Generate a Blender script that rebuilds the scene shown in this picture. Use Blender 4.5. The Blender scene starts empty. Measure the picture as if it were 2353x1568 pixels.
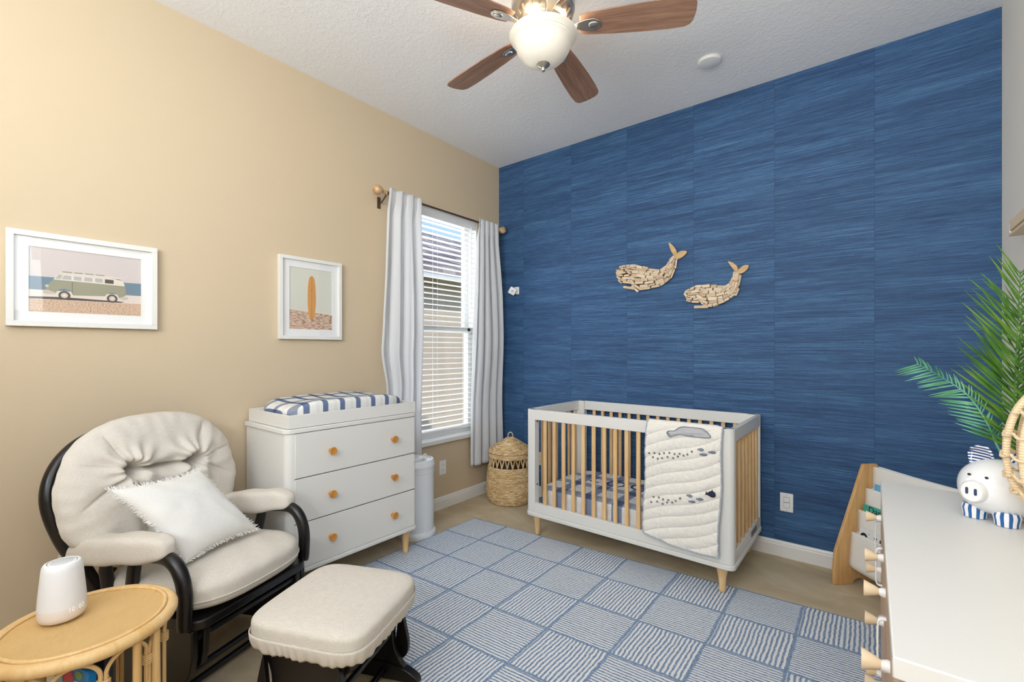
import bpy, bmesh, math, random
from mathutils import Vector, Matrix, noise as mnoise
random.seed(7)
PI = math.pi
R = math.radians
scene = bpy.context.scene
C = scene.collection
V = Vector

# ------------------------------------------------------------------ helpers
class G:
    """collects shapes in one bmesh, then links them as one mesh object"""
    def __init__(s):
        s.bm = bmesh.new(); s.mi = 0
    def add(s, vs, fs):
        b = [s.bm.verts.new(v) for v in vs]
        for f in fs:
            try:
                fc = s.bm.faces.new([b[i] for i in f]); fc.material_index = s.mi
            except ValueError:
                pass
        return s
    def box(s, x0, x1, y0, y1, z0, z1):
        vs = [(x, y, z) for z in (z0, z1) for y in (y0, y1) for x in (x0, x1)]
        return s.add(vs, [(0, 2, 3, 1), (4, 5, 7, 6), (0, 1, 5, 4), (2, 6, 7, 3), (0, 4, 6, 2), (1, 3, 7, 5)])
    def obb(s, c, ax, h):
        c = V(c); ax = [V(a) for a in ax]; vs = []
        for k in (-1, 1):
            for j in (-1, 1):
                for i in (-1, 1):
                    vs.append(c + ax[0] * h[0] * i + ax[1] * h[1] * j + ax[2] * h[2] * k)
        return s.add(vs, [(0, 2, 3, 1), (4, 5, 7, 6), (0, 1, 5, 4), (2, 6, 7, 3), (0, 4, 6, 2), (1, 3, 7, 5)])
    def grid(s, nu, nv, f, cu=False, cv=False):
        vs = [f(i / (nu if cu else nu - 1), j / (nv if cv else nv - 1)) for i in range(nu) for j in range(nv)]
        fs = []
        for i in range(nu if cu else nu - 1):
            for j in range(nv if cv else nv - 1):
                a, b = i, (i + 1) % nu; c, d = j, (j + 1) % nv
                fs.append((a * nv + c, b * nv + c, b * nv + d, a * nv + d))
        return s.add(vs, fs)
    def lathe(s, prof, n=32, c=(0, 0, 0), ax=None, sx=1, sy=1):
        """prof: (r, z) list; ax: 3x3 columns for local x, y, z"""
        c = V(c); m = ax or Matrix.Identity(3); vs = []; fs = []; k = len(prof)
        for r, z in prof:
            for i in range(n):
                a = 2 * PI * i / n
                vs.append(c + m @ V((r * math.cos(a) * sx, r * math.sin(a) * sy, z)))
        for j in range(k - 1):
            for i in range(n):
                q = (i + 1) % n
                fs.append((j * n + i, j * n + q, (j + 1) * n + q, (j + 1) * n + i))
        if prof[0][0] > 1e-6: fs.append(tuple(range(n - 1, -1, -1)))
        if prof[-1][0] > 1e-6: fs.append(tuple((k - 1) * n + i for i in range(n)))
        return s.add(vs, fs)
    def tube(s, pts, r, n=10, closed=False):
        pts = [V(p) for p in pts]; k = len(pts)
        rr = r if isinstance(r, (list, tuple)) else [r] * k
        T = []
        for i in range(k):
            a = pts[(i - 1) % k] if (closed or i > 0) else pts[i]
            b = pts[(i + 1) % k] if (closed or i < k - 1) else pts[i]
            T.append((b - a).normalized())
        ref = V((0, 0, 1)) if abs(T[0].z) < .9 else V((1, 0, 0))
        N = (ref - T[0] * ref.dot(T[0])).normalized(); vs = []; fs = []
        for i in range(k):
            N = (N - T[i] * N.dot(T[i])).normalized(); B = T[i].cross(N)
            for j in range(n):
                a = 2 * PI * j / n
                vs.append(pts[i] + (N * math.cos(a) + B * math.sin(a)) * rr[i])
        for i in range(k if closed else k - 1):
            q = (i + 1) % k
            for j in range(n):
                p = (j + 1) % n
                fs.append((i * n + j, i * n + p, q * n + p, q * n + j))
        if not closed:
            fs.append(tuple(range(n - 1, -1, -1))); fs.append(tuple((k - 1) * n + j for j in range(n)))
        return s.add(vs, fs)
    def prism(s, poly, f, t0, t1):
        """poly of (a, b); f(a, b, t) -> point"""
        n = len(poly)
        vs = [f(a, b, t0) for a, b in poly] + [f(a, b, t1) for a, b in poly]
        fs = [tuple(range(n - 1, -1, -1)), tuple(range(n, 2 * n))]
        fs += [(i, (i + 1) % n, n + (i + 1) % n, n + i) for i in range(n)]
        return s.add(vs, fs)
    def sq(s, c, h, e=4., seg=12, m=None, disp=None):
        """superquadric rounded box; disp(p_unit, p) -> p"""
        c = V(c); vs = {}; order = []; fs = []
        def vid(i, j, k):
            key = (i, j, k)
            if key not in vs:
                p = V((2 * i / seg - 1, 2 * j / seg - 1, 2 * k / seg - 1))
                l = (abs(p.x) ** e + abs(p.y) ** e + abs(p.z) ** e) ** (1 / e)
                u = p / l
                q = V((u.x * h[0], u.y * h[1], u.z * h[2]))
                if disp: q = disp(u, q)
                if m: q = m @ q
                vs[key] = len(order); order.append(c + q)
            return vs[key]
        for a in range(seg):
            for b in range(seg):
                for k, flip in ((0, 1), (seg, 0)):
                    q = [vid(a, b, k), vid(a + 1, b, k), vid(a + 1, b + 1, k), vid(a, b + 1, k)]
                    fs.append(tuple(q[::-1] if flip else q))
                    q = [vid(k, a, b), vid(k, a + 1, b), vid(k, a + 1, b + 1), vid(k, a, b + 1)]
                    fs.append(tuple(q[::-1] if flip else q))
                    q = [vid(a, k, b), vid(a + 1, k, b), vid(a + 1, k, b + 1), vid(a, k, b + 1)]
                    fs.append(tuple(q if flip else q[::-1]))
        return s.add(order, fs)
    def obj(s, name, mats, parent=None, bevel=0, seg=2, sub=0, solid=0, sharp=40, recalc=True):
        me = bpy.data.meshes.new(name)
        if recalc: bmesh.ops.recalc_face_normals(s.bm, faces=s.bm.faces)
        s.bm.to_mesh(me); s.bm.free()
        for m in (mats if isinstance(mats, (list, tuple)) else [mats]): me.materials.append(m)
        me.polygons.foreach_set('use_smooth', [True] * len(me.polygons))
        me.set_sharp_from_angle(angle=R(sharp))
        o = bpy.data.objects.new(name, me); C.objects.link(o)
        if parent: o.parent = parent
        if solid:
            md = o.modifiers.new('Solidify', 'SOLIDIFY'); md.thickness = solid; md.offset = 0
        if bevel:
            md = o.modifiers.new('Bevel', 'BEVEL'); md.width = bevel; md.segments = seg
            md.limit_method = 'ANGLE'; md.angle_limit = R(40)
        if sub:
            md = o.modifiers.new('Subdivision', 'SUBSURF'); md.levels = sub; md.render_levels = sub
        return o

def tag(o, label, cat, group=None):
    o['label'] = label; o['category'] = cat
    if group: o['group'] = group
    return o
def thing(name, label, cat, loc=(0, 0, 0), rz=0, group=None):
    o = bpy.data.objects.new(name, None); C.objects.link(o)
    o.location = loc; o.rotation_euler = (0, 0, rz); o.empty_display_size = .1
    return tag(o, label, cat, group)
def struct(o):
    o['kind'] = 'structure'; return o
def dup(o, parent=None):
    c = o.copy(); C.objects.link(c)
    if parent: c.parent = parent
    for ch in list(o.children): dup(ch, c)
    return c
def rr(x0, x1, y0, y1, r, n=6, corners=(1, 1, 1, 1)):
    """rounded rectangle polygon, ccw from x0 y0"""
    P = []
    for (cx, cy, a0), on in zip(((x0 + r, y0 + r, PI), (x1 - r, y0 + r, 1.5 * PI), (x1 - r, y1 - r, 0), (x0 + r, y1 - r, .5 * PI)), corners):
        if on:
            for i in range(n + 1):
                a = a0 + .5 * PI * i / n; P.append((cx + r * math.cos(a), cy + r * math.sin(a)))
        else:
            P.append((cx - r if a0 in (PI, .5 * PI) else cx + r, cy - r if a0 in (PI, 1.5 * PI) else cy + r))
    return P
XY = lambda a, b, t: (a, b, t)
XZ = lambda a, b, t: (a, t, b)
YZ = lambda a, b, t: (t, a, b)
def spline(pts, n):
    """Catmull-Rom through pts, n samples per span"""
    P = [V(p) for p in pts]; out = []
    for i in range(len(P) - 1):
        p0 = P[max(i - 1, 0)]; p1 = P[i]; p2 = P[i + 1]; p3 = P[min(i + 2, len(P) - 1)]
        for k in range(n):
            t = k / n
            out.append(.5 * ((2 * p1) + (p2 - p0) * t + (2 * p0 - 5 * p1 + 4 * p2 - p3) * t * t + (3 * p1 - p0 - 3 * p2 + p3) * t ** 3))
    out.append(P[-1]); return out
def interp(pts, t):
    x = t * (len(pts) - 1); i = min(int(x), len(pts) - 2); f = x - i
    return V(pts[i]).lerp(V(pts[i + 1]), f)
def text(name, body, size, mtx, mat, parent, extrude=.0006):
    cu = bpy.data.curves.new(name, 'FONT'); cu.body = body; cu.size = size; cu.extrude = extrude
    cu.align_x = 'CENTER'; cu.align_y = 'CENTER'
    t = bpy.data.objects.new(name + '_curve', cu); C.objects.link(t)
    bpy.context.view_layer.update()
    me = bpy.data.meshes.new_from_object(t.evaluated_get(bpy.context.evaluated_depsgraph_get()))
    bpy.data.objects.remove(t)
    me.transform(mtx); me.materials.clear(); me.materials.append(mat)
    o = bpy.data.objects.new(name, me); C.objects.link(o); o.parent = parent
    return o
def frame(o, x, y):
    """4x4 with origin o, x axis x, y axis y"""
    x = V(x).normalized(); y = V(y); y = (y - x * y.dot(x)).normalized(); z = x.cross(y)
    return Matrix(((x.x, y.x, z.x, o[0]), (x.y, y.y, z.y, o[1]), (x.z, y.z, z.z, o[2]), (0, 0, 0, 1)))

# ------------------------------------------------------------------ materials
def srgb(r, g, b):
    f = lambda c: (c / 255 / 12.92) if c <= 10 else ((c / 255 + .055) / 1.055) ** 2.4
    return (f(r), f(g), f(b), 1)
class NT:
    def __init__(s, name, color=(.8, .8, .8, 1), rough=.5, metal=0, spec=.5):
        s.m = bpy.data.materials.new(name); s.m.use_nodes = True
        s.t = s.m.node_tree; s.b = s.t.nodes['Principled BSDF']
        s.set('Base Color', color); s.set('Roughness', rough); s.set('Metallic', metal); s.set('Specular IOR Level', spec)
    def set(s, k, v):
        i = s.b.inputs[k]
        if hasattr(v, 'is_output'): s.t.links.new(v, i)
        else: i.default_value = v
    def n(s, typ, ins=(), out=0, **pr):
        nd = s.t.nodes.new(typ)
        for k, v in pr.items(): setattr(nd, k, v)
        for k, v in (ins.items() if isinstance(ins, dict) else enumerate(ins)):
            if v is None: continue
            if hasattr(v, 'is_output'): s.t.links.new(v, nd.inputs[k])
            else: nd.inputs[k].default_value = v
        return nd.outputs[out]
    def mth(s, op, a, b=0., c=0.): return s.n('ShaderNodeMath', (a, b, c), operation=op)
    def mix(s, f, a, b): return s.n('ShaderNodeMix', {0: f, 6: a, 7: b}, out=2, data_type='RGBA')
    def obj(s): return s.n('ShaderNodeTexCoord', out=3)
    def map(s, v, scale=(1, 1, 1), loc=(0, 0, 0)): return s.n('ShaderNodeMapping', {'Vector': v, 'Scale': scale, 'Location': loc})
    def noise(s, v, scale, det=2., rough=.5, dist=0.): return s.n('ShaderNodeTexNoise', {'Vector': v, 'Scale': scale, 'Detail': det, 'Roughness': rough, 'Distortion': dist})
    def ramp(s, f, stops):
        nd = s.t.nodes.new('ShaderNodeValToRGB'); s.t.links.new(f, nd.inputs[0]); e = nd.color_ramp.elements
        while len(e) < len(stops): e.new(.5)
        for q, (p, c) in zip(e, stops): q.position = p; q.color = c if len(c) == 4 else (*c, 1)
        return nd.outputs[0]
    def bump(s, h, strength=.3, dist=.01): s.set('Normal', s.n('ShaderNodeBump', {'Strength': strength, 'Distance': dist, 'Height': h}))
    def xyz(s, v):
        nd = s.t.nodes.new('ShaderNodeSeparateXYZ'); s.t.links.new(v, nd.inputs[0]); return nd.outputs

def plain(name, col, rough=.5, metal=0, spec=.5, bump=None):
    q = NT(name, col, rough, metal, spec)
    if bump: q.bump(q.noise(q.obj(), bump[0], 3.), bump[1], bump[2] if len(bump) > 2 else .002)
    return q.m
def wood(name, c1, c2, rough=.5, axis=2, scale=9., stretch=14.):
    q = NT(name, c1, rough); v = q.obj(); sc = [scale * 3] * 3; sc[axis] = scale * 3 / stretch
    mv = q.map(v, tuple(sc)); a = q.noise(mv, 1.6, 5., .6, .4); b = q.noise(mv, 9., 3., .6)
    f = q.mth('ADD', q.mth('MULTIPLY', a, .75), q.mth('MULTIPLY', b, .25))
    q.set('Base Color', q.ramp(f, [(.32, c2), (.66, c1)])); q.bump(f, .08, .002); return q.m
def fabric(name, col, col2=None, scale=900., rough=.95, bump=.25, big=.0):
    q = NT(name, col, rough, 0, .2); v = q.obj()
    a = q.noise(q.map(v, (scale, scale * .08, scale)), 1., 2.); b = q.noise(q.map(v, (scale * .08, scale, scale)), 1., 2.)
    f = q.mth('ADD', q.mth('MULTIPLY', a, .5), q.mth('MULTIPLY', b, .5))
    if col2: q.set('Base Color', q.mix(q.ramp(f, [(.35, (0, 0, 0)), (.65, (1, 1, 1))]), col2, col))
    h = f
    if big: h = q.mth('ADD', q.mth('MULTIPLY', f, .25), q.mth('MULTIPLY', q.noise(v, big, 4.), 1.))
    q.bump(h, bump, .004 if big else .0015); return q.m
def plaid(name, base, s1, s2, px, py, wx, wy, fx, fy):
    """two crossed stripe families; fx, fy: (kx, ky, kz) weights giving the stripe coordinate"""
    q = NT(name, base, .95, 0, .2); o = q.xyz(q.obj()); lin = lambda k: q.mth('ADD', q.mth('ADD', q.mth('MULTIPLY', o[0], k[0]), q.mth('MULTIPLY', o[1], k[1])), q.mth('MULTIPLY', o[2], k[2]))
    def stripe(k, p, w, off=0.):
        f = q.mth('FRACT', q.mth('ADD', q.mth('DIVIDE', lin(k), p), 10 + off)); return q.mth('LESS_THAN', f, w)
    a = stripe(fx, px, wx); b = stripe(fy, py, wy)
    c = q.mix(a, base, s1); c = q.mix(q.mth('MULTIPLY', b, .85), c, s2)
    both = q.mth('MULTIPLY', a, b); c = q.mix(both, c, (s2[0] * .4, s2[1] * .48, s2[2] * .62, 1))
    g1 = stripe(fx, px, .18, .35); g2 = stripe(fy, py, .18, .35)
    c = q.mix(q.mth('MULTIPLY', q.mth('MAXIMUM', g1, g2), .12), c, srgb(150, 140, 130))
    q.set('Base Color', c); q.bump(q.noise(q.obj(), 700., 2.), .15, .001); return q.m

WHITE = plain('white_lacquer', srgb(226, 225, 221), .35)
WHITE_TRIM = plain('white_trim_paint', srgb(232, 231, 228), .4)
WHITE_PLASTIC = plain('white_plastic', srgb(236, 236, 236), .3)
WHITE_METAL = plain('white_enamel', srgb(232, 236, 241), .22)
OAK = wood('natural_wood', srgb(236, 202, 152), srgb(210, 166, 110), .5)
KNOB_WOOD = wood('honey_wood', srgb(214, 150, 62), srgb(186, 118, 36), .45, 0, 6)
PINE = wood('pine_wood', srgb(226, 184, 128), srgb(196, 145, 84), .5)
PALE_WOOD = plain('pale_wood', srgb(232, 210, 175), .5)
BLACK_WOOD = plain('espresso_wood', (.006, .005, .0055, 1), .28)
LINEN = fabric('greige_linen', srgb(222, 216, 207), srgb(206, 199, 189), 420.)
LINEN_TUFT = fabric('greige_linen_soft', srgb(222, 216, 207), srgb(206, 199, 189), 420., .95, .3, 28.)
COTTON = fabric('white_cotton', srgb(238, 237, 234), srgb(226, 225, 222), 700., .95, .25, 22.)
CANVAS = fabric('white_canvas', srgb(240, 239, 235), srgb(233, 231, 226), 600., .95, .12)
NICKEL = plain('brushed_nickel', srgb(206, 200, 190), .28, 1)
BRONZE = plain('dark_bronze', srgb(110, 88, 72), .4, .7)
DARK = plain('dark_recess', (.012, .012, .013, 1), .6)
GREY_MARK = plain('grey_print', srgb(120, 120, 122), .8)
BLACK_INK = plain('black_ink', (.01, .01, .012, 1), .7)
RATTAN = wood('rattan_cane', srgb(234, 202, 150), srgb(214, 172, 108), .45, 2, 5)
q = NT('bleached_rattan', srgb(232, 206, 168), .55, 0, .4); v = q.obj(); wv = q.n('ShaderNodeTexWave', {'Vector': v, 'Scale': 55., 'Distortion': 2.5}, bands_direction='Z'); wv = q.t.nodes[-1].outputs['Fac'] if False else [n for n in q.t.nodes if n.type == 'TEX_WAVE'][0].outputs['Fac']
q.set('Base Color', q.mix(q.mth('MULTIPLY', wv, .5), srgb(240, 218, 182), srgb(222, 184, 134))); q.bump(wv, .5, .002); RATTAN_PALE = q.m

q = NT('curtain_cloth', srgb(236, 236, 237), .9, 0, .2)
tr = q.n('ShaderNodeBsdfTranslucent', {'Color': srgb(226, 227, 232)})
mx = q.t.nodes.new('ShaderNodeMixShader'); mx.inputs[0].default_value = .28
q.t.links.new(q.b.outputs[0], mx.inputs[1]); q.t.links.new(tr, mx.inputs[2]); q.t.links.new(mx.outputs[0], q.t.nodes['Material Output'].inputs[0])
q.bump(q.noise(q.map(q.obj(), (500, 500, 60)), 1.), .1, .001)
CURTAIN = q.m

q = NT('window_glass', (1, 1, 1, 1), 0)
tp = q.n('ShaderNodeBsdfTransparent'); gl = q.n('ShaderNodeBsdfGlossy', {'Roughness': .02}); fr = q.mth('ADD', q.mth('MULTIPLY', q.mth('POWER', q.n('ShaderNodeLayerWeight', {'Blend': .5}, out=1), 5.), .85), .035)
mx = q.t.nodes.new('ShaderNodeMixShader')
q.t.links.new(fr, mx.inputs[0]); q.t.links.new(tp, mx.inputs[1]); q.t.links.new(gl, mx.inputs[2]); q.t.links.new(mx.outputs[0], q.t.nodes['Material Output'].inputs[0])
GLASS = q.m

# painted walls
def paint(name, col, bs=55., st=.06):
    q = NT(name, col, .75, 0, .25); q.bump(q.noise(q.obj(), bs, 4.), st, .004); return q.m
TAN = paint('tan_wall_paint', srgb(205, 187, 159))
CREAM = paint('cream_wall_paint', srgb(240, 234, 222))
q = NT('knockdown_ceiling', srgb(240, 241, 244), .85, 0, .2); v = q.obj()
f = q.mth('ADD', q.mth('MULTIPLY', q.ramp(q.noise(v, 38., 4., .62, .6), [(.47, (0, 0, 0)), (.58, (1, 1, 1))]), 1.), q.mth('MULTIPLY', q.noise(v, 90., 3.), .35))
q.bump(f, .22, .006); CEIL = q.m

# blue grasscloth wallpaper in vertical drops
q = NT('blue_grasscloth', srgb(45, 88, 140), .62, 0, .35); v = q.obj(); o = q.xyz(v)
drop = q.mth('FLOOR', q.mth('DIVIDE', q.mth('ADD', o[0], 1.944), .4895))
off = q.n('ShaderNodeCombineXYZ', (q.mth('MULTIPLY', drop, 7.31), q.mth('MULTIPLY', drop, 3.17), q.mth('MULTIPLY', drop, 1.93)))
vv = q.n('ShaderNodeVectorMath', (v, off), operation='ADD')
a = q.noise(q.map(vv, (3.2, 1, 175)), 1., 4., .7, .15); b = q.noise(q.map(vv, (13., 1, 480)), 1., 3., .6); c = q.noise(q.map(vv, (1.0, 1, 14)), 1., 3.); d = q.noise(q.map(vv, (240, 1, 60)), 1., 2.)
f = q.mth('ADD', q.mth('ADD', q.mth('MULTIPLY', a, .48), q.mth('MULTIPLY', b, .27)), q.mth('ADD', q.mth('MULTIPLY', c, .2), q.mth('MULTIPLY', d, .05)))
col = q.ramp(f, [(.35, srgb(31, 54, 88)), (.47, srgb(46, 79, 119)), (.54, srgb(59, 97, 139)), (.67, srgb(94, 134, 172))])
knot = q.ramp(q.noise(q.map(vv, (60, 1, 130)), 1., 1.), [(.72, (0, 0, 0)), (.76, (1, 1, 1))])
col = q.mix(q.mth('MULTIPLY', knot, .55), col, srgb(14, 30, 58))
edge = q.mth('FRACT', q.mth('DIVIDE', q.mth('ADD', o[0], 1.944), .4895)); edge = q.mth('LESS_THAN', edge, .005)
col = q.mix(q.mth('MULTIPLY', edge, .45), col, srgb(20, 44, 80))
q.set('Base Color', col); q.bump(f, .35, .003); BLUE = q.m

# carpet
q = NT('tan_carpet', srgb(176, 152, 116), .98, 0, .1); v = q.obj()
a = q.noise(v, 420., 3., .7); b = q.noise(q.map(v, (3.2, 4.6, 3)), 1., 4., .6, .8)
f = q.mth('ADD', q.mth('MULTIPLY', a, .6), q.mth('MULTIPLY', b, .5))
q.set('Base Color', q.ramp(f, [(.35, srgb(180, 160, 128)), (.55, srgb(212, 194, 162)), (.75, srgb(232, 219, 194))]))
q.bump(q.mth('ADD', a, q.mth('MULTIPLY', b, .6)), .6, .008); CARPET = q.m

# rug: basket-weave blocks of yarn lines, in cell units of its UV map
q = NT('striped_rug_yarn', (.7, .7, .7, 1), .95, 0, .15)
uv = q.n('ShaderNodeUVMap', uv_map='UVMap'); wob = q.n('ShaderNodeTexNoise', {'Vector': uv, 'Scale': 9., 'Detail': 2.}, out=1)
wv = q.n('ShaderNodeVectorMath', (wob, (.5, .5, .5)), operation='SUBTRACT'); wv = q.n('ShaderNodeVectorMath', {0: wv, 3: .035}, operation='SCALE')
uvw = q.n('ShaderNodeVectorMath', (uv, wv), operation='ADD'); u = q.xyz(uvw); ru = q.xyz(uv)
par = q.mth('MODULO', q.mth('ADD', q.mth('FLOOR', ru[0]), q.mth('FLOOR', ru[1])), 2.)
fu = q.mth('FRACT', u[0]); fv = q.mth('FRACT', u[1])
s1 = q.mth('SINE', q.mth('MULTIPLY', fu, 2 * PI * 17)); s2 = q.mth('SINE', q.mth('MULTIPLY', fv, 2 * PI * 19))
st = q.mth('ADD', q.mth('MULTIPLY', s1, par), q.mth('MULTIPLY', s2, q.mth('SUBTRACT', 1., par)))
yn = q.noise(uv, 85., 2.)
m = q.ramp(q.mth('ADD', q.mth('MULTIPLY', st, .5), q.mth('MULTIPLY', yn, .55)), [(.02, (0, 0, 0)), (.27, (1, 1, 1))])
ea = q.mth('MINIMUM', q.mth('MINIMUM', fu, q.mth('SUBTRACT', 1., fu)), q.mth('MINIMUM', fv, q.mth('SUBTRACT', 1., fv)))
m = q.mth('MULTIPLY', m, q.ramp(ea, [(.012, (0, 0, 0)), (.03, (1, 1, 1))]))
blue = q.ramp(q.noise(uv, 26., 4., .7), [(.3, srgb(92, 114, 150)), (.5, srgb(134, 158, 192)), (.72, srgb(180, 198, 220))])
q.set('Base Color', q.mix(m, blue, q.ramp(q.noise(uv, 60., 2.), [(.3, srgb(228, 232, 236)), (.7, srgb(248, 249, 250))])))
q.bump(q.mth('ADD', m, q.mth('MULTIPLY', q.noise(uv, 160., 2.), .6)), .8, .004); RUG = q.m
# ------------------------------------------------------------------ the room
XL, YB, XR, YF, H = -2.718, 3.252, .505, -1.35, 2.968
WY0, WY1, WZ0, WZ1 = 2.03, 2.955, .56, 2.40          # opening of the window seen in the photo
g = G(); g.box(XL - .2, XR + .2, YF - .2, YB + .2, -.1, 0); struct(g.obj('floor', CARPET))
g = G(); g.box(XL - .2, XR + 1.9, YF - 1.9, YB + .2, H, H + .1); struct(g.obj('ceiling', CEIL))  # extended past the right and front walls as an unseen sun shade
def holed(name, mat, x0, x1, a0, a1, hole, axis):
    """a wall slab with one opening; axis 'y': runs along y at x0..x1; axis 'x': runs along x at y = x0..x1"""
    h0, h1, z0, z1 = hole; g = G()
    for b0, b1, c0, c1 in ((a0, h0, 0, H), (h1, a1, 0, H), (h0, h1, 0, z0), (h0, h1, z1, H)):
        if b1 - b0 < 1e-4 or c1 - c0 < 1e-4: continue
        if axis == 'y': g.box(x0, x1, b0, b1, c0, c1)
        else: g.box(b0, b1, x0, x1, c0, c1)
    return struct(g.obj(name, mat))
holed('wall_left', TAN, XL - .16, XL, YF - .15, YB, (WY0, WY1, WZ0, WZ1), 'y')
g = G(); g.box(XL - .16, XR + .15, YB, YB + .15, 0, H); struct(g.obj('wall_back', BLUE))
RW = (-1.15, .6, 1.45, 2.7); FW = (-1.5, .35, 1.4, 2.7)
holed('wall_right', CREAM, XR, XR + .15, YF - .15, YB, RW, 'y')
holed('wall_front', TAN, YF - .15, YF, XL, XR, FW, 'x')
def base_run(name, pts):
    prof = [(0, 0), (.015, 0), (.015, .07), (.011, .076), (.011, .083), (.006, .0935), (0, .0956)]
    (ax, ay), (bx, by), (nx, ny) = pts; g = G(); k = len(prof)
    vs = [(px + nx * d, py + ny * d, z) for px, py in ((ax, ay), (bx, by)) for d, z in prof]
    g.add(vs, [(i, (i + 1) % k, k + (i + 1) % k, k + i) for i in range(k)] + [tuple(range(k)), tuple(range(2 * k - 1, k - 1, -1))])
    struct(g.obj(name, WHITE_TRIM, sharp=25))
base_run('baseboard_left', ((XL, YF), (XL, YB), (1, 0)))
base_run('baseboard_back', ((XL, YB), (XR, YB), (0, -1)))
base_run('baseboard_right', ((XR, YF), (XR, YB), (-1, 0)))
base_run('baseboard_front', ((XL, YF), (XR, YF), (0, 1)))

# the window: jamb lining, two sashes, glass, latch; marble sill
w = bpy.data.objects.new('window_1', None); C.objects.link(w); w.location = (XL, 0, 0); struct(w)
g = G()
for a in (WY0, WY1 - .012): g.box(-.155, -.002, a, a + .012, WZ0, WZ1)
g.box(-.155, -.002, WY0, WY1, WZ1 - .012, WZ1); g.obj('jamb_lining', WHITE_TRIM, w)
def sash(name, x, z0, z1, rail):
    y0, y1 = WY0 + .012, WY1 - .012; st = .042; g = G()
    g.box(x - .02, x + .02, y0, y0 + st, z0, z1); g.box(x - .02, x + .02, y1 - st, y1, z0, z1)
    g.box(x - .02, x + .02, y0 + st, y1 - st, z0, z0 + rail); g.box(x - .02, x + .02, y0 + st, y1 - st, z1 - rail, z1)
    s = g.obj(name, WHITE_PLASTIC, w, .003)
    g = G(); g.box(x - .003, x + .003, y0 + st, y1 - st, z0 + rail, z1 - rail); g.obj('glass_pane', GLASS, s)
    return s
sash('upper_sash', -.125, 1.43, WZ1 - .012, .038)
lo = sash('lower_sash', -.082, WZ0, 1.475, .042)
g = G(); g.lathe([(.012, 0), (.012, .012), (.006, .016)], 14, (-.06, WY1 - .05, 1.452), Matrix(((0, 0, 1), (0, 1, 0), (-1, 0, 0)))); g.obj('sash_latch', DARK, lo)
g = G(); g.prism(rr(XL - .15, XL + .034, WY0 - .03, WY1 + .03, .008, 3), XY, WZ0 - .03, WZ0 + .005); struct(g.obj('trim_1', WHITE_TRIM, None, .006, 3))
# two invented windows behind the camera, added to brighten the room
for nm, axis, hole in (('fill_window_right', 'y', RW), ('fill_window_front', 'x', FW)):
    o = bpy.data.objects.new(nm, None); C.objects.link(o); struct(o); h0, h1, z0, z1 = hole; g = G(); g2 = G()
    for a0, a1, b0, b1 in ((h0, h0 + .05, z0, z1), (h1 - .05, h1, z0, z1), (h0, h1, z0, z0 + .05), (h0, h1, z1 - .05, z1), ((h0 + h1) / 2 - .02, (h0 + h1) / 2 + .02, z0, z1)):
        if axis == 'y': g.box(XR + .06, XR + .12, a0, a1, b0, b1)
        else: g.box(a0, a1, YF - .12, YF - .06, b0, b1)
    if axis == 'y': g2.box(XR + .088, XR + .092, h0 + .05, h1 - .05, z0 + .05, z1 - .05)
    else: g2.box(h0 + .05, h1 - .05, YF - .092, YF - .088, z0 + .05, z1 - .05)
    g.obj('window_frame', WHITE_TRIM, o); g2.obj('glass_pane', GLASS, o)

# blind
t = thing('window_blind', 'white horizontal slat blind hanging open in the window between the two curtains', 'blind', (XL - .034, 0, WZ1 - .014))
y0, y1 = WY0 + .018, WY1 - .018
g = G(); g.box(-.028, .03, y0, y1, -.052, 0); g.box(.026, .033, y0, y1, -.066, 0); g.obj('headrail', WHITE_PLASTIC, t, .003)
g = G(); z = -.09; k = 0
while z > -(WZ1 - .014) + WZ0 + .062:
    g.prism([(-.025, -.0016), (-.008, .0018), (.008, .0018), (.025, -.0016), (.025, -.004), (.008, -.0006), (-.008, -.0006), (-.025, -.004)], lambda a, b, q, z=z: (a, q, z + b), y0 + .004, y1 - .004)
    z -= .0435; k += 1
g.obj('slats', plain('blind_slat', srgb(240, 239, 236), .4), t)
g = G(); g.box(-.026, .026, y0 + .004, y1 - .004, z + .012, z + .032); g.obj('bottom_rail', WHITE_PLASTIC, t, .004)
for yy in (y0 + .1, y1 - .1, (y0 + y1) / 2):
    g = G()
    for xx in (-.0265, .0265): g.tube([(xx, yy, -.05), (xx, yy, z + .02)], .0011, 5)
    g.obj('ladder_cord', WHITE_PLASTIC, t)
g = G(); g.tube([(.036, y1 - .06, -.05), (.036, y1 - .062, -.75)], .004, 8); g.obj('tilt_wand', WHITE_PLASTIC, t)

# curtain rod with finials, and two curtains
t = thing('curtain_rod', 'thin dark curtain rod with round glass and wood finials above the window', 'curtain rod', (-2.62, 0, 2.36))
AY = Matrix(((1, 0, 0), (0, 0, 1), (0, -1, 0)))
g = G(); g.tube([(0, 1.92, 0), (0, 3.125, 0)], .0085, 12); g.obj('rod', BRONZE, t)
AMBER = wood('finial_glass_wood', srgb(226, 194, 150), srgb(150, 104, 62), .2, 1, 8, 6)
def finial(y, s):
    m = Matrix(((1, 0, 0), (0, 0, s), (0, s, 0)))
    prof = [(.0001, 0), (.013, 0), (.013, .008), (.009, .012), (.012, .02), (.015, .024), (.0095, .03), (.013, .036), (.024, .046), (.0315, .06), (.0335, .072), (.0315, .084), (.024, .096), (.012, .103), (.0001, .105)]
    g = G(); g.lathe(prof, 24, (0, y, 0), m)
    for vx in g.bm.verts:
        d = math.hypot(vx.co.x, vx.co.z)
        if d > .02:
            a = math.atan2(vx.co.z, vx.co.x); f = 1 - .05 * abs(math.sin(a * 6)); vx.co.x *= f; vx.co.z *= f
    g.obj('finial', AMBER, t)
finial(1.93, -1); finial(3.112, 1)
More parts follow.
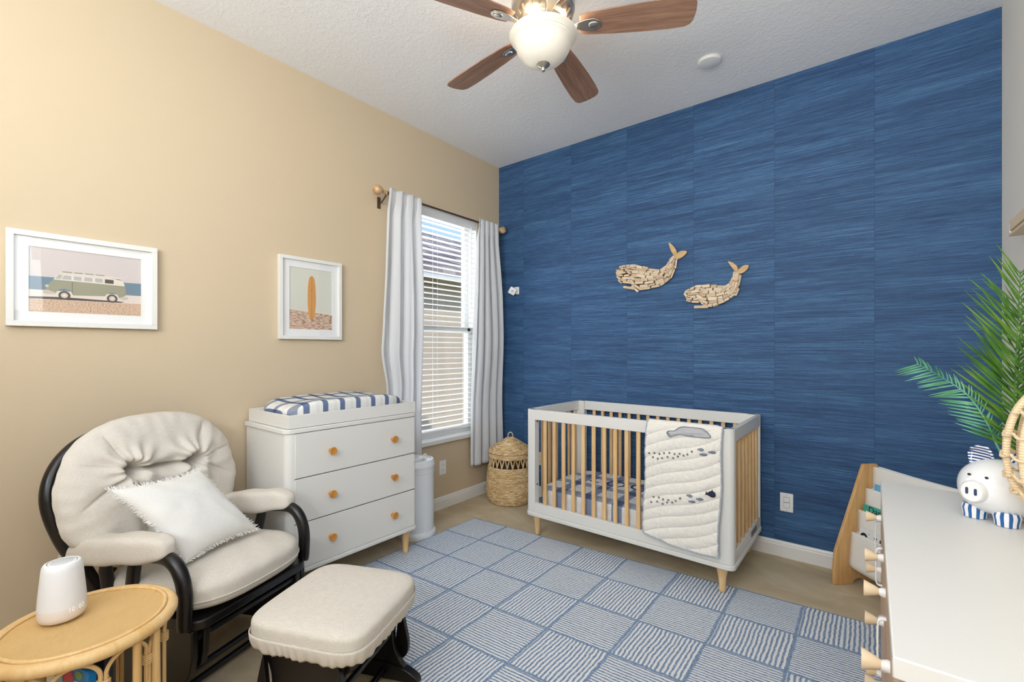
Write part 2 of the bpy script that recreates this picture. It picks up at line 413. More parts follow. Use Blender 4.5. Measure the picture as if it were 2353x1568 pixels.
for yb in (1.934, 3.1):
    g = G(); g.tube([(-.095, yb, -.05), (-.06, yb, -.05), (-.03, yb, -.03), (-.012, yb, -.012)], .006, 8)
    g.box(-.098, -.092, yb - .012, yb + .012, -.09, -.01); g.lathe([(.0125, -.012), (.0125, .012)], 16, (0, yb, 0), AY); g.obj('bracket', BRONZE, t)
def curtain(name, label, yt, yb, zb, n, ph, seed):
    rng = random.Random(seed); amp = [rng.uniform(.6, 1.2) for _ in range(n + 2)]; zt = 2.392
    def f(s, q):
        z = zt + (zb - zt) * q; e = q ** .8
        a = yt[0] + (yt[1] - yt[0]) * s; b = yb[0] + (yb[1] - yb[0]) * s
        y = a + (b - a) * e
        k = s * n; i = int(min(k, n - 1e-6)); am = amp[i] + (amp[i + 1] - amp[i]) * (k - i)
        w = math.sin(2 * PI * k + ph + .5 * math.sin(3 * q + i))
        grow = min(1, .35 + q * 2.2)
        lowq = max(0, min(1, (q - .45) / .35)); lowq = lowq * lowq * (3 - 2 * lowq)
        x = -2.62 - .027 * lowq + ((.012 + .024 * grow) * (1 - .42 * lowq)) * w * am * .9 + .004 * math.sin(9 * q + 5 * s) * (1 - lowq)
        tp = max(0, min(1, (.085 - q) / .05)); x = x * (1 - tp) + (-2.6035 + .011 * (1 + w) * .5) * tp
        y += .012 * math.sin(4 * PI * k + ph) * grow
        if seed == 3 and z < 1.3:
            e = min(1, (1.3 - z) / .34); e = e * e * (3 - 2 * e); lim = 1.83 + (1.905 - 1.83) * e; y = lim + (y - 1.83) * (2.262 - lim) / (2.262 - 1.83)
        return (max(x, -2.675 if q > .5 else -2.69), y, z + .004 * math.sin(2 * PI * k))
    g = G(); g.grid(n * 22 + 1, 90, f); o = g.obj(name, CURTAIN, None, 0, 2, 0, .0025, 180)
    return tag(o, label, 'curtain', 'curtains at the window')
curtain('curtain', 'white curtain hanging behind the changing dresser and the diaper pail', (1.935, 2.215), (1.83, 2.262), .30, 3, .6, 3)
curtain('curtain', 'white curtain hanging next to the blue wall, behind the woven basket', (2.845, 3.085), (2.79, 3.20), .295, 4, 1.9, 5)

# outlets and the small box high on the blue wall
def outlet(name, label, loc, m, slots, cover):
    """m: rotation about z so that local -y faces the room"""
    t = thing(name, label, 'outlet', loc, m)
    g = G(); g.prism(rr(-.035, .035, -.057, .057, .004, 3), XZ, -.006, 0); g.obj('cover_plate', cover, t, .002)
    if slots == 'duplex':
        for s in (-.02, .02):
            g = G(); g.prism(rr(-.0165, .0165, s - .014, s + .014, .008, 4), XZ, -.008, -.005); r = g.obj('receptacle', cover, t)
            g = G(); g.box(-.0075, -.0055, -.0086, -.0078, s - .001, s + .007); g.box(.0055, .0075, -.0086, -.0078, s - .001, s + .006); g.box(-.002, .002, -.0086, -.0078, s - .009, s - .005); g.obj('slots', DARK, r)
    else:
        g = G(); g.prism(rr(-.0165, .0165, -.033, .033, .003, 3), XZ, -.0068, -.005); g.obj('insert_frame', GREY_MARK, t)
        for s in (-.0165, .0165):
            g = G(); g.box(-.0155, .0155, -.0095, -.006, s - .0148, s + .0148); g.obj('rocker', cover, t, .0015)
    for s in (-.047, .047):
        g = G(); g.lathe([(.003, 0), (.003, .0012)], 10, (0, -.0072, s), Matrix(((1, 0, 0), (0, 0, 1), (0, -1, 0)))); g.obj('screw', NICKEL, t)
    return t
outlet('wall_outlet', 'white two-socket outlet plate low on the tan wall under the window', (XL, 2.54, .328), R(90), 'duplex', WHITE_PLASTIC)
outlet('wall_outlet', 'white wall plate with two rocker inserts low on the blue wall beside the crib', (-.409, YB, .338), 0, 'rocker', WHITE_PLASTIC)
outlet('wall_outlet', 'cream outlet plate on the blue wall, seen through the crib slats near the basket', (-2.235, YB, .335), 0, 'duplex', plain('cream_plastic', srgb(226, 216, 180), .4))
t = thing('baby_monitor', 'small white faceted monitor box fixed high on the blue wall beside the curtain', 'monitor', (-2.525, YB - .04, 1.806))
g = G(); g.sq((0, 0, 0), (.031, .031, .031), 14, 8, Matrix.Rotation(R(38), 3, 'Z') @ Matrix.Rotation(R(28), 3, 'Y') @ Matrix.Rotation(R(14), 3, 'X')); b = g.obj('housing', WHITE_PLASTIC, t)
g = G(); g.box(-.012, .046, .028, .04, -.03, .036); g.obj('wall_bracket', WHITE_PLASTIC, t, .002)
mm = Matrix.Rotation(R(38), 3, 'Z') @ Matrix.Rotation(R(28), 3, 'Y') @ Matrix.Rotation(R(14), 3, 'X')
g = G(); g.lathe([(.011, 0), (.011, .003), (.006, .004)], 16, mm @ V((.0, -.0305, .004)), mm @ Matrix(((1, 0, 0), (0, 0, -1), (0, 1, 0)))); g.obj('lens_ring', plain('pale_grey', srgb(196, 196, 200), .3), t)
g = G(); g.obb(mm @ V((.0312, -.006, -.012)), [mm.col[0], mm.col[1], mm.col[2]], (.0008, .003, .011)); g.obj('slot', DARK, t)

# round disc on the ceiling
t = thing('smoke_detector', 'round white smoke detector on the ceiling beyond the fan blades', 'detector', (-.742, 2.805, H))
g = G(); g.lathe([(.0001, -.017), (.05, -.017), (.059, -.014), (.062, -.009), (.063, -.004), (.063, 0)], 40); g.obj('cover', WHITE_PLASTIC, t)
g = G(); g.lathe([(.065, -.003), (.066, -.002), (.066, 0)], 40); g.obj('mounting_plate', WHITE_PLASTIC, t)

# ------------------------------------------------------------------ ceiling fan
FC = (-1.172, 1.715); FZ = 2.74
t = thing('ceiling_fan', 'five-blade ceiling fan with brushed nickel motor and frosted bowl light', 'ceiling fan', (*FC, H))
z0 = -H
g = G(); g.lathe([(.075, 0), (.08, -.01), (.078, -.035), (.062, -.052), (.03, -.058)], 40); g.obj('canopy', NICKEL, t)
g = G(); g.lathe([(.05, -.05), (.05, -.07), (.12, -.078), (.14, -.09), (.144, -.11), (.143, -.15), (.136, -.158), (.138, -.166), (.132, -.178), (.112, -.2), (.098, -.206), (.094, -.214), (.086, -.222), (.05, -.226), (.05, -.244)], 56); hs = g.obj('motor_housing', NICKEL, t)
VENT = plain('vent_shadow', srgb(120, 108, 92), .5, .6)
for i in range(20):
    g = G(); a = 2 * PI * (i + .5) / 20; c, s = math.cos(a), math.sin(a); e1 = V((-s, c, 0)); n = V((c * .75, s * .75, -.66)).normalized(); e2 = n.cross(e1)
    g.prism([(x, y) for x, y in rr(-.0065, .0065, -.013, .013, .0062, 4)], lambda a_, b_, q, c=c, s=s, e1=e1, e2=e2, n=n: V((c * .1235, s * .1235, -.189)) + e1 * a_ + e2 * b_ + n * q, -.004, .0012)
    g.obj('vent_slot', VENT, hs)
bl = FZ - H
WALNUT = wood('fan_blade_walnut', srgb(176, 138, 114), srgb(118, 86, 70), .5, 0, 9, 16)
def blade_outline():
    up = [(.165, .045), (.2, .055), (.3, .064), (.45, .072), (.56, .0745), (.625, .071), (.648, .06), (.658, .04), (.662, .0)]
    return up + [(a, -b) for a, b in up[-2::-1]]
for k in range(5):
    a = R(172.74) - k * R(72)
    g = G(); g.prism(blade_outline(), XY, -.003, .003)
    b = g.obj('blade', WALNUT, t, .0015); b.location = (0, 0, bl)
    b.rotation_euler = (R(-11), 0, a)
    g = G()
    g.prism([(.05, -.013), (.11, -.012), (.15, -.018), (.19, -.034), (.225, -.037), (.252, -.022), (.26, 0), (.252, .022), (.225, .037), (.19, .034), (.15, .018), (.11, .012), (.05, .013)], lambda x, y, q: (x, y * .82, q + (-.006 if x > .14 else -.006 - (.14 - x) * .16)), -.004, 0)
    ir = g.obj('blade_iron', NICKEL, b, .0015)
    g = G(); g.sq((.226, 0, -.0105), (.021, .015, .004), 2.6, 8)
    g.obj('medallion', NICKEL, ir)
q = NT('frosted_bowl', srgb(228, 223, 212), .35, 0, .5); q.set('Emission Color', srgb(255, 238, 208)); q.set('Emission Strength', .1)
FROST = q.m
g = G()
prof = [(.152, -.262), (.154, -.266), (.15, -.272), (.141, -.28), (.138, -.287), (.134, -.289), (.132, -.298), (.128, -.301), (.122, -.322), (.108, -.348), (.086, -.37), (.058, -.386), (.03, -.392), (.0001, -.394)]
inner = [(max(r - .004, .0001), z + .004) for r, z in prof[::-1]]
g.lathe(prof + inner[:-1] + [(.149, -.2625)], 56); bw = g.obj('light_bowl', FROST, t)
g = G(); g.lathe([(.03, -.389), (.031, -.393), (.026, -.398), (.014, -.404), (.009, -.407), (.009, -.411), (.011, -.414), (.009, -.421), (.0001, -.424)], 28); g.obj('finial', NICKEL, bw)
g = G(); g.lathe([(.05, -.235), (.09, -.24), (.1, -.25), (.1, -.262), (.03, -.268)], 40); g.obj('light_fitter', NICKEL, t)
q = NT('lamp_bulb', (1, 1, 1, 1), .4); q.set('Emission Color', srgb(255, 214, 160)); q.set('Emission Strength', 4.)
for i in range(2):
    g = G(); a = i * PI + .6; g.lathe([(.008, -.262), (.012, -.275), (.02, -.29), (.022, -.302), (.015, -.316), (.0001, -.322)], 14, (.055 * math.cos(a), .055 * math.sin(a), 0))
    g.obj('light_bulb', q.m, t)

# ------------------------------------------------------------------ pictures
def picture(name, label, y0, y1, z0, z1, fw, mat_in, pr):
    t = thing(name, label, 'picture', (XL, (y0 + y1) / 2, (z0 + z1) / 2))
    hw, hh = (y1 - y0) / 2, (z1 - z0) / 2; g = G(); D = .03
    for a0, a1, b0, b1 in ((-hw, hw, hh - fw, hh), (-hw, hw, -hh, -hh + fw), (-hw, -hw + fw, -hh + fw, hh - fw), (hw - fw, hw, -hh + fw, hh - fw)): g.box(0.001, D, a0, a1, b0, b1)
    g.obj('picture_frame', WHITE, t, .001)
    yc, zc = t.location.y, t.location.z; py0, py1, pz0, pz1 = pr[0] - yc, pr[1] - yc, pr[2] - zc, pr[3] - zc
    g = G(); d0, d1 = .008, .014
    for a0, a1, b0, b1 in ((-hw + fw, hw - fw, pz1, hh - fw), (-hw + fw, hw - fw, -hh + fw, pz0), (-hw + fw, py0, pz0, pz1), (py1, hw - fw, pz0, pz1)): g.box(d0, d1, a0, a1, b0, b1)
    g.obj('mat_board', plain('mat_board', srgb(236, 236, 236), .8), t)
    g = G(); g.box(.0165, .018, -hw + fw, hw - fw, -hh + fw, hh - fw); g.obj('glazing', GLASS, t)
    g = G(); g.box(.001, .009, -hw + fw, hw - fw, -hh + fw, hh - fw); p = g.obj('print', mat_in, t)
    return t, p, yc, zc
X0 = .0095
def flat(g, poly, yc, zc, lift, mi=0):
    g.mi = mi; g.prism([(a - yc, b - zc) for a, b in poly], YZ, X0 - .001 + lift * .0004, X0 + lift * .0004)
def circ(y, z, r, n=24, sy=1.): return [(y + r * sy * math.cos(2 * PI * i / n), z + r * math.sin(2 * PI * i / n)) for i in range(n)]
PK = lambda n, *c, r=.7: plain(n, srgb(*c), r)
t, p, yc, zc = picture('framed_picture', 'wide white framed photograph of a green van parked on a beach', .1754, .6639, 1.3755, 1.765, .022, PK('print_sky', 206, 196, 194), (.239, .605, 1.437, 1.705))
g = G(); flat(g, [(.239, 1.528), (.605, 1.532), (.605, 1.59), (.239, 1.583)], yc, zc, 1); g.obj('printed_sea', PK('print_sea', 104, 130, 148), p)
q = NT('print_sand', srgb(206, 176, 152), .8); q.set('Base Color', q.ramp(q.noise(q.map(q.obj(), (1, 170, 420)), 1., 3.), [(.35, srgb(150, 116, 92)), (.5, srgb(208, 178, 152)), (.7, srgb(224, 198, 174))])); SAND = q.m
g = G(); flat(g, [(.239, 1.437), (.605, 1.437), (.605, 1.494), (.239, 1.489)], yc, zc, 1); g.obj('printed_sand', SAND, p)
g = G(); flat(g, [(.239, 1.489), (.605, 1.494), (.605, 1.532), (.239, 1.528)], yc, zc, 1); g.obj('printed_road', PK('print_road', 222, 208, 200), p)
g = G(); flat(g, [(.239, 1.4905), (.53, 1.4945), (.545, 1.4995), (.345, 1.5035), (.239, 1.4985)], yc, zc, 2); g.obj('printed_shadow', PK('print_shadow', 70, 62, 58), p)
g = G()
flat(g, [(.29, 1.5415), (.2965, 1.554), (.3115, 1.5755), (.42, 1.574), (.545, 1.5715), (.5495, 1.556), (.548, 1.527), (.526, 1.515), (.519, 1.53), (.501, 1.5385), (.484, 1.532), (.476, 1.5195), (.372, 1.514), (.364, 1.533), (.345, 1.54), (.326, 1.533), (.3195, 1.5215), (.295, 1.5225), (.288, 1.53)], yc, zc, 3, 0)
flat(g, [(.3115, 1.5755), (.322, 1.5965), (.331, 1.603), (.4, 1.6035), (.49, 1.604), (.53, 1.6005), (.541, 1.59), (.5455, 1.5715)], yc, zc, 3, 1)
flat(g, [(.326, 1.605), (.33, 1.6085), (.49, 1.61), (.531, 1.606), (.541, 1.5955), (.49, 1.6045), (.4, 1.604)], yc, zc, 3, 1)
for a, b in ((.337, .366), (.374, .399), (.4075, .434), (.443, .468)): flat(g, [(a, 1.58), (b, 1.5795), (b, 1.5965), (a + (.007 if a < .35 else 0), 1.597)], yc, zc, 4, 2)
flat(g, [(.3165, 1.5795), (.3325, 1.58), (.341, 1.5975), (.327, 1.5985)], yc, zc, 4, 2)
flat(g, [(.476, 1.5785), (.506, 1.578), (.506, 1.5955), (.476, 1.596)], yc, zc, 4, 3)
for a, b in ((.338, .369), (.376, .403), (.411, .438), (.446, .474)): flat(g, [(a, 1.6095), (b, 1.6095), (b, 1.614), (a, 1.614)], yc, zc, 4, 0)
for y, z in ((.345, 1.511), (.501, 1.511)):
    flat(g, circ(y, z, .0185), yc, zc, 4, 3); flat(g, circ(y, z, .0115), yc, zc, 5, 4); flat(g, circ(y, z, .0055), yc, zc, 6, 1)
flat(g, [(.2805, 1.5195), (.284, 1.531), (.297, 1.529), (.318, 1.521), (.317, 1.516), (.288, 1.515)], yc, zc, 5, 4)
flat(g, [(.53, 1.5195), (.555, 1.523), (.557, 1.514), (.545, 1.508), (.532, 1.512)], yc, zc, 5, 4)
flat(g, circ(.2925, 1.5465, .006), yc, zc, 5, 4); flat(g, [(.369, 1.5205), (.37, 1.5205), (.37, 1.572), (.369, 1.572)], yc, zc, 5, 3)
g.obj('printed_van', [PK('van_green', 150, 148, 126), PK('van_cream', 222, 212, 200), PK('van_window', 176, 178, 178), PK('van_dark', 76, 66, 58), PK('van_chrome', 196, 184, 172)], p)
t, p, yc, zc = picture('framed_picture', 'small upright white framed photograph of an orange surfboard standing on a beach', 1.2383, 1.634, 1.3417, 1.8354, .02, PK('print_haze', 216, 216, 204), (1.303, 1.576, 1.404, 1.774))
q = NT('print_beach', srgb(214, 186, 164), .8); q.set('Base Color', q.ramp(q.noise(q.map(q.obj(), (1, 34, 130)), 1., 4., .7), [(.36, srgb(112, 80, 66)), (.48, srgb(204, 172, 148)), (.64, srgb(226, 204, 184))])); BEACH = q.m
g = G(); flat(g, [(1.303, 1.404), (1.576, 1.404), (1.576, 1.499), (1.303, 1.52)], yc, zc, 1); g.obj('printed_beach', BEACH, p)
g = G(); flat(g, [(1.303, 1.52), (1.576, 1.499), (1.576, 1.508), (1.303, 1.524)], yc, zc, 1); g.obj('printed_shoreline', PK('print_foam', 228, 222, 206), p)
bd = [(-.012, 0), (-.02, .03), (-.0255, .09), (-.026, .14), (-.0235, .2), (-.018, .245), (-.011, .26), (-.004, .2655)]
bd = bd + [(-a, b) for a, b in bd[::-1]]
g = G(); flat(g, [(1.441 + a, 1.466 + b) for a, b in bd][::-1], yc, zc, 3, 0); flat(g, [(1.4403, 1.468), (1.4418, 1.468), (1.4418, 1.729), (1.4403, 1.729)], yc, zc, 4, 1); flat(g, circ(1.441, 1.645, .0035, 12), yc, zc, 5, 1)
g.obj('printed_surfboard', [PK('board_orange', 214, 154, 84), PK('board_stringer', 160, 104, 50)], p)

# ------------------------------------------------------------------ driftwood whales
q = NT('driftwood', srgb(204, 176, 140), .75, 0, .2); rnd = q.n('ShaderNodeNewGeometry', out='Random Per Island')
nz = q.noise(q.map(q.obj(), (22, 60, 110)), 1., 5., .7, .5)
q.set('Base Color', q.mix(q.mth('MULTIPLY', nz, .62), q.ramp(rnd, [(0, srgb(168, 124, 80)), (.3, srgb(206, 170, 126)), (.6, srgb(232, 214, 186)), (.85, srgb(196, 168, 134)), (1, srgb(226, 196, 150))]), srgb(240, 232, 218))); q.bump(nz, .8, .006); DRIFT = q.m
def whale(label, up, lo, jaw, fl, eye, rows, seed, split):
    rng = random.Random(seed); cx = sum(a for a, _ in up) / len(up); cz = sum(b for _, b in lo) / len(lo)
    t = thing('whale_wall_art', label, 'wall art', (cx, YB, cz), 0, 'driftwood whales on the blue wall')
    U = [(a - cx, b - cz, 0) for a, b in up]; L = [(a - cx, b - cz, 0) for a, b in lo]
    U = spline(U, 8); L = spline(L, 8); M = spline([(a - cx, b - cz, 0) for a, b in jaw[4:]], 6)
    def at(s, w):
        a = interp(M, s / split) if s < split else interp(L, (s - split) / (1 - split)); b = interp(U, s); return a.lerp(b, w)
    g = G(); n = 40
    pl = [at(i / n, .97) for i in range(n + 1)] + [at(1 - i / n, .03) for i in range(n + 1)]
    g.prism([(p.x, p.y) for p in pl], lambda a, b, q: (a, q, b), -.016, -.001); g.obj('backing', plain('driftwood_backing', srgb(120, 84, 52), .8), t)
    g = G()
    for r in range(rows):
        s = 0 if r % 2 else -.015
        while s < 1:
            wd = 1. / rows; thick = (at(s if s > 0 else 0, 1) - at(max(s, 0), 0)).length
            ln = rng.uniform(.06, .125); s2 = min(s + ln, 1.0); m = (max(s, 0) + s2) / 2
            keep = True
            if s < split < s2 - .01: s2 = split if split - max(s, 0) > .03 else s2; m = (max(s, 0) + s2) / 2
            if thick * wd < .009 and r % 2: keep = False
            if keep:
                w = (r + .5) / rows + rng.uniform(-.02, .02); c = at(m, w); d = at(s2, w) - at(max(s, 0), w); ln_ = d.length; d.normalize(); d = V((d.x, 0, d.y))
                rot = rng.uniform(-.12, .12); k = V((0, 1, 0)); d = Matrix.Rotation(rot, 3, k) @ d; up_ = d.cross(k)
                bulge = .016 + .02 * math.sin(PI * (r + .5) / rows)
                hh = max(thick * wd * .5, .006)
                g.obb((c.x, -bulge + rng.uniform(-.004, .004), c.y), [d, up_, Matrix.Rotation(rng.uniform(-.25, .25), 3, d) @ k], (ln_ * .5 * rng.uniform(.9, 1.04), hh * rng.uniform(.8, 1.08), rng.uniform(.007, .011)))
            s = s2 + .002
    g.obj('body_pieces', DRIFT, t, .0035, 2)
    g = G()
    j = [(a - cx, b - cz) for a, b in jaw]; a0 = V((j[0][0], 0, (j[0][1] + j[1][1]) / 2)); a1 = V(((j[2][0] + j[3][0]) / 2, 0, (j[2][1] + j[3][1]) / 2)); d = (a1 - a0); l = d.length; d.normalize()
    g.obb((a0 + a1) / 2 + V((0, -.02, 0)), [d, d.cross(V((0, 1, 0))), V((0, 1, 0))], (l / 2 + .004, .0095, .01)); g.obj('lower_jaw', DRIFT, t, .003)
    F = [(a - cx, b - cz) for a, b in fl]; n = len(F); base = F[0]; mid = F[5]
    for part in (F[0:6], [F[5]] + F[6:11] + [F[0]]):
        g = G(); sp = spline([(a, b, 0) for a, b in part], 3); g.prism([(p.x, p.y) for p in sp], lambda a, b, q: (a, q, b), -.02, -.01); g.obj('tail_fluke', wood('fluke_wood', srgb(216, 184, 136), srgb(188, 150, 100), .6, 0, 12), t, .002)
    g = G(); g.sq((eye[0] - cx, -.042, eye[1] - cz), (.0045, .004, .0045), 2, 6); g.obj('eye', DARK, t)
whale('larger, paler driftwood whale on the blue wall, the one nearer the window',
      [(-1.526, 1.888), (-1.506, 1.908), (-1.447, 1.917), (-1.382, 1.914), (-1.32, 1.892), (-1.253, 1.867), (-1.204, 1.856), (-1.156, 1.875), (-1.129, 1.907), (-1.1, 1.945)],
      [(-1.402, 1.728), (-1.342, 1.717), (-1.258, 1.724), (-1.177, 1.741), (-1.121, 1.781), (-1.088, 1.834), (-1.068, 1.922)],
      [(-1.468, 1.762), (-1.464, 1.743), (-1.38, 1.721), (-1.38, 1.745), (-1.522, 1.852), (-1.506, 1.8), (-1.49, 1.782), (-1.445, 1.774), (-1.402, 1.77)],
      [(-1.09, 1.935), (-1.114, 1.978), (-1.132, 2.041), (-1.103, 2.018), (-1.08, 1.984), (-1.073, 1.958), (-1.042, 1.97), (-1.005, 1.963), (-1.014, 1.941), (-1.045, 1.92), (-1.072, 1.916)], (-1.461, 1.896), 8, 4, .3)
whale('smaller, browner driftwood whale on the blue wall, the one farther from the window',
      [(-1.013, 1.684), (-.967, 1.709), (-.918, 1.72), (-.87, 1.72), (-.8, 1.708), (-.754, 1.701), (-.727, 1.723), (-.709, 1.751), (-.702, 1.79)],
      [(-.895, 1.565), (-.837, 1.568), (-.772, 1.589), (-.714, 1.621), (-.679, 1.657), (-.663, 1.76)],
      [(-.95, 1.583), (-.945, 1.56), (-.865, 1.556), (-.865, 1.58), (-1.012, 1.66), (-1.002, 1.622), (-.985, 1.606), (-.94, 1.6), (-.895, 1.594)],
      [(-.69, 1.78), (-.718, 1.819), (-.742, 1.862), (-.714, 1.85), (-.687, 1.825), (-.678, 1.798), (-.65, 1.822), (-.618, 1.822), (-.62, 1.802), (-.639, 1.782), (-.664, 1.77)], (-.947, 1.699), 7, 9, .3)
# ------------------------------------------------------------------ crib
CL, CW, CT, CB = 1.3155, .712, .872, .148
def turned_leg(g, x, y, zt, zb, rt, rb):
    n = 14; pr = []
    for i in range(n + 1):
        q = i / n; pr.append((rb + (rt - rb) * (1 - q) ** 2.2, zt + (zb - zt) * q))
    pr[-1] = (rb - .003, zb); pr.insert(-1, (rb, zb + .004)); g.lathe(pr, 24, (x, y, 0))
t = thing('baby_crib', 'white wooden crib with natural slats and legs against the blue wall', 'crib', (-1.8636, 2.523, 0), R(-.48))
PW, PD, TR, BR = .072, .05, .069, .09
for x0, y0, cn in ((0, 0, (1, 0, 0, 0)), (CL - PW, 0, (0, 1, 0, 0)), (CL - PW, CW - PD, (0, 0, 1, 0)), (0, CW - PD, (0, 0, 0, 1))):
    g = G(); g.prism(rr(x0, x0 + PW, y0, y0 + PD, .03, 8, cn), XY, CB + .026, CT); g.obj('corner_post', WHITE, t, .002)
rt = .03
for y0, y1 in ((.004, rt), (CW - rt, CW - .004)):
    g = G(); g.box(PW - .04, CL - PW + .04, y0 - .0035, y1, CT - TR, CT); g.obj('top_rail', WHITE, t, .003)
    g = G(); g.box(PW - .04, CL - PW + .04, y0 - .0035, y1, CB + .026, CB + BR); g.obj('bottom_rail', WHITE, t, .003)
for x0, x1 in ((.001, .027), (CL - .027, CL - .001)):
    g = G(); g.box(x0, x1, PD - .022, CW - PD + .022, CT - TR, CT); g.obj('top_rail', WHITE, t, .003)
    g = G(); g.box(x0, x1, PD - .022, CW - PD + .022, CB + .026, CB + BR); g.obj('bottom_rail', WHITE, t, .003)
g = G(); g.prism(rr(-.005, CL + .005, -.006, CW + .005, .036, 8), XY, CB, CB + .026); g.obj('base_plinth', WHITE, t, .004)
for i in range(15):
    x = .1466 + i * .0729
    for y in (.016, CW - .016):
        g = G(); g.prism(rr(x - .0125, x + .0125, y - .008, y + .008, .004, 2), XY, CB + BR - .005, CT - TR + .005); g.obj('slat', OAK, t)
for i in range(7):
    y = .088 + (CW - .176) * i / 6
    for x in (.014, CL - .014):
        g = G(); g.prism(rr(x - .008, x + .008, y - .0125, y + .0125, .004, 2), XY, CB + BR - .005, CT - TR + .005); g.obj('slat', OAK, t)
for x, y in ((.06, .05), (CL - .066, .05), (CL - .066, CW - .06), (.06, CW - .06)):
    g = G(); turned_leg(g, x, y, CB, .011, .033, .0165); g.obj('leg', OAK, t)
g = G(); g.box(CL - .0025, CL + .0008, .42, .56, .19, .222); g.obj('label_plate', GREY_MARK, t)
for z in (.79, .36):
    g = G(); g.lathe([(.006, 0), (.006, .0015)], 12, (PW + .0005, .028, z), Matrix(((0, 0, 1), (0, 1, 0), (-1, 0, 0)))); g.obj('bolt_hole', DARK, t)
for z in (.52, .59, .66, .73):
    g = G(); g.lathe([(.0045, 0), (.0045, .0012)], 10, (.052, CW - PD, z), Matrix(((1, 0, 0), (0, 0, -1), (0, 1, 0)))); g.obj('bolt_hole', DARK, t)
# mattress with plaid sheet
MZ = .345
MAT_PLAID = plaid('crib_sheet_plaid', srgb(226, 226, 226), srgb(128, 142, 170), srgb(128, 140, 164), .205, .205, .34, .36, (1, 0, 0), (0, 1, 1))
m = thing('crib_mattress', 'crib mattress in a grey and blue plaid sheet lying inside the crib', 'mattress', (-1.8636, 2.523, .175), R(-.48))
g = G(); g.sq((CL / 2, CW / 2, .085), (CL / 2 - .055, CW / 2 - .045, .085), 9, 20)
g.obj('sheet', MAT_PLAID, m)
NAVY = plain('navy_print', srgb(48, 62, 96), .9)
for ch, x, y in (('L', .318, .42), ('O', .47, .405), ('G', .63, .43)):
    text('sheet_lettering', ch, .19, frame((x, y, .1698), (1, -.05, 0), (0.05, 1, 0)), NAVY, m, .0004)

# quilt over the front rail
q = NT('quilt_cotton', srgb(238, 234, 226), .95, 0, .2); v = q.obj()
wr = q.noise(q.map(v, (42, 1, 9)), 1., 4., .6, 1.2); fine = q.noise(v, 60., 4., .7)
q.bump(q.mth('ADD', wr, q.mth('MULTIPLY', fine, .5)), .5, .01); QUILT = q.m
t = thing('baby_quilt', 'cream quilted baby blanket with grey whale and fish hanging over the crib front rail', 'quilt', (-1.8636, 2.523, 0), R(-.48))
qx0, qx1 = .872, 1.268
def qpt(s, q, lift=0.):
    """s across, q: -0.25..0 behind the rail, 0..1 down the front"""
    x = qx0 + (qx1 - qx0) * s
    if q >= 0:
        zb = .243 - .02 * s - .028 * math.sin(PI * min(1, s * 1.1)) * s - .01 * s
        z = CT + .009 + (zb - CT - .009) * q
        y = -.0175 - .006 * math.sin(q * 2.4) - .004 * math.sin(s * 9 + q * 5) * min(1, q * 3)
        wave = .17 * s ** 1.1 + .014 * math.sin(s * 5.2 + .5)
        ln = (z - wave) / .0605; f = abs(math.sin(PI * ln)); y -= .0115 * (f ** .42) * min(1, q * 12)
        y -= .006 * f ** .5 * mnoise.noise(V((x * 52, z * 11 - x * 9, 1.))) + .0022 * mnoise.noise(V((x * 80, z * 60, 3.)))
        x += -.022 * q * (1 - s) - .018 * q * s + .004 * math.sin(z * 14)
        if q < .02: y += .006
        return (x, y - lift, z)
    k = -q / .25; x = min(x, 1.236)
    if k < .3: return (x, -.012 + .036 * (k / .3), CT + .009 + .003 * math.sin(PI * k / .3) - lift * 0)
    return (x, .038 + .003 * math.sin(x * 40), CT + .008 - .16 * (k - .3) / .7)
g = G(); n1 = 130; n2 = 280
g.grid(n1, n2, lambda s, w: qpt(s, -.25 + 1.25 * w)); g.obj('cover', QUILT, t, 0, 2, 0, .005, 180)
BIND = fabric('quilt_binding', srgb(150, 156, 172), srgb(206, 208, 214), 300.)
g = G(); pts = [qpt(0, -.25 + 1.25 * i / 60) for i in range(61)] + [qpt(i / 40, 1) for i in range(1, 41)] + [qpt(1, 1 - 1.25 * i / 60) for i in range(1, 61)]
g.tube(pts, .0045, 7); g.obj('binding', BIND, t)
def applique(name, poly, mat, lift=.006, ring=None):
    g = G(); c = (sum(a for a, _ in poly) / len(poly), sum(b for _, b in poly) / len(poly)); n = len(poly); vs = []; fs = []; K = 4
    for k in range(K + 1):
        for a, b in poly:
            f = k / K; s, qq = c[0] + (a - c[0]) * f, c[1] + (b - c[1]) * f
            vs.append(qpt(s, max(qq, .022), lift - (.003 if k == K else 0)))
    for k in range(K):
        for i in range(n): fs.append((k * n + i, k * n + (i + 1) % n, (k + 1) * n + (i + 1) % n, (k + 1) * n + i))
    g.add(vs, fs); o = g.obj(name, mat, t, 0, 2, 0, .0015, 180)
    if ring:
        g = G(); g.tube([qpt(a, max(b, .022), lift) for a, b in poly], .0022, 6, True); g.obj('stitched_edge', ring, o)
GREY_CLOTH = fabric('grey_applique', srgb(176, 176, 180), srgb(196, 196, 198), 500.)
BLUEGREY = plain('blue_grey_applique', srgb(128, 138, 156), .9); NAVYC = plain('navy_applique', srgb(42, 46, 68), .9)
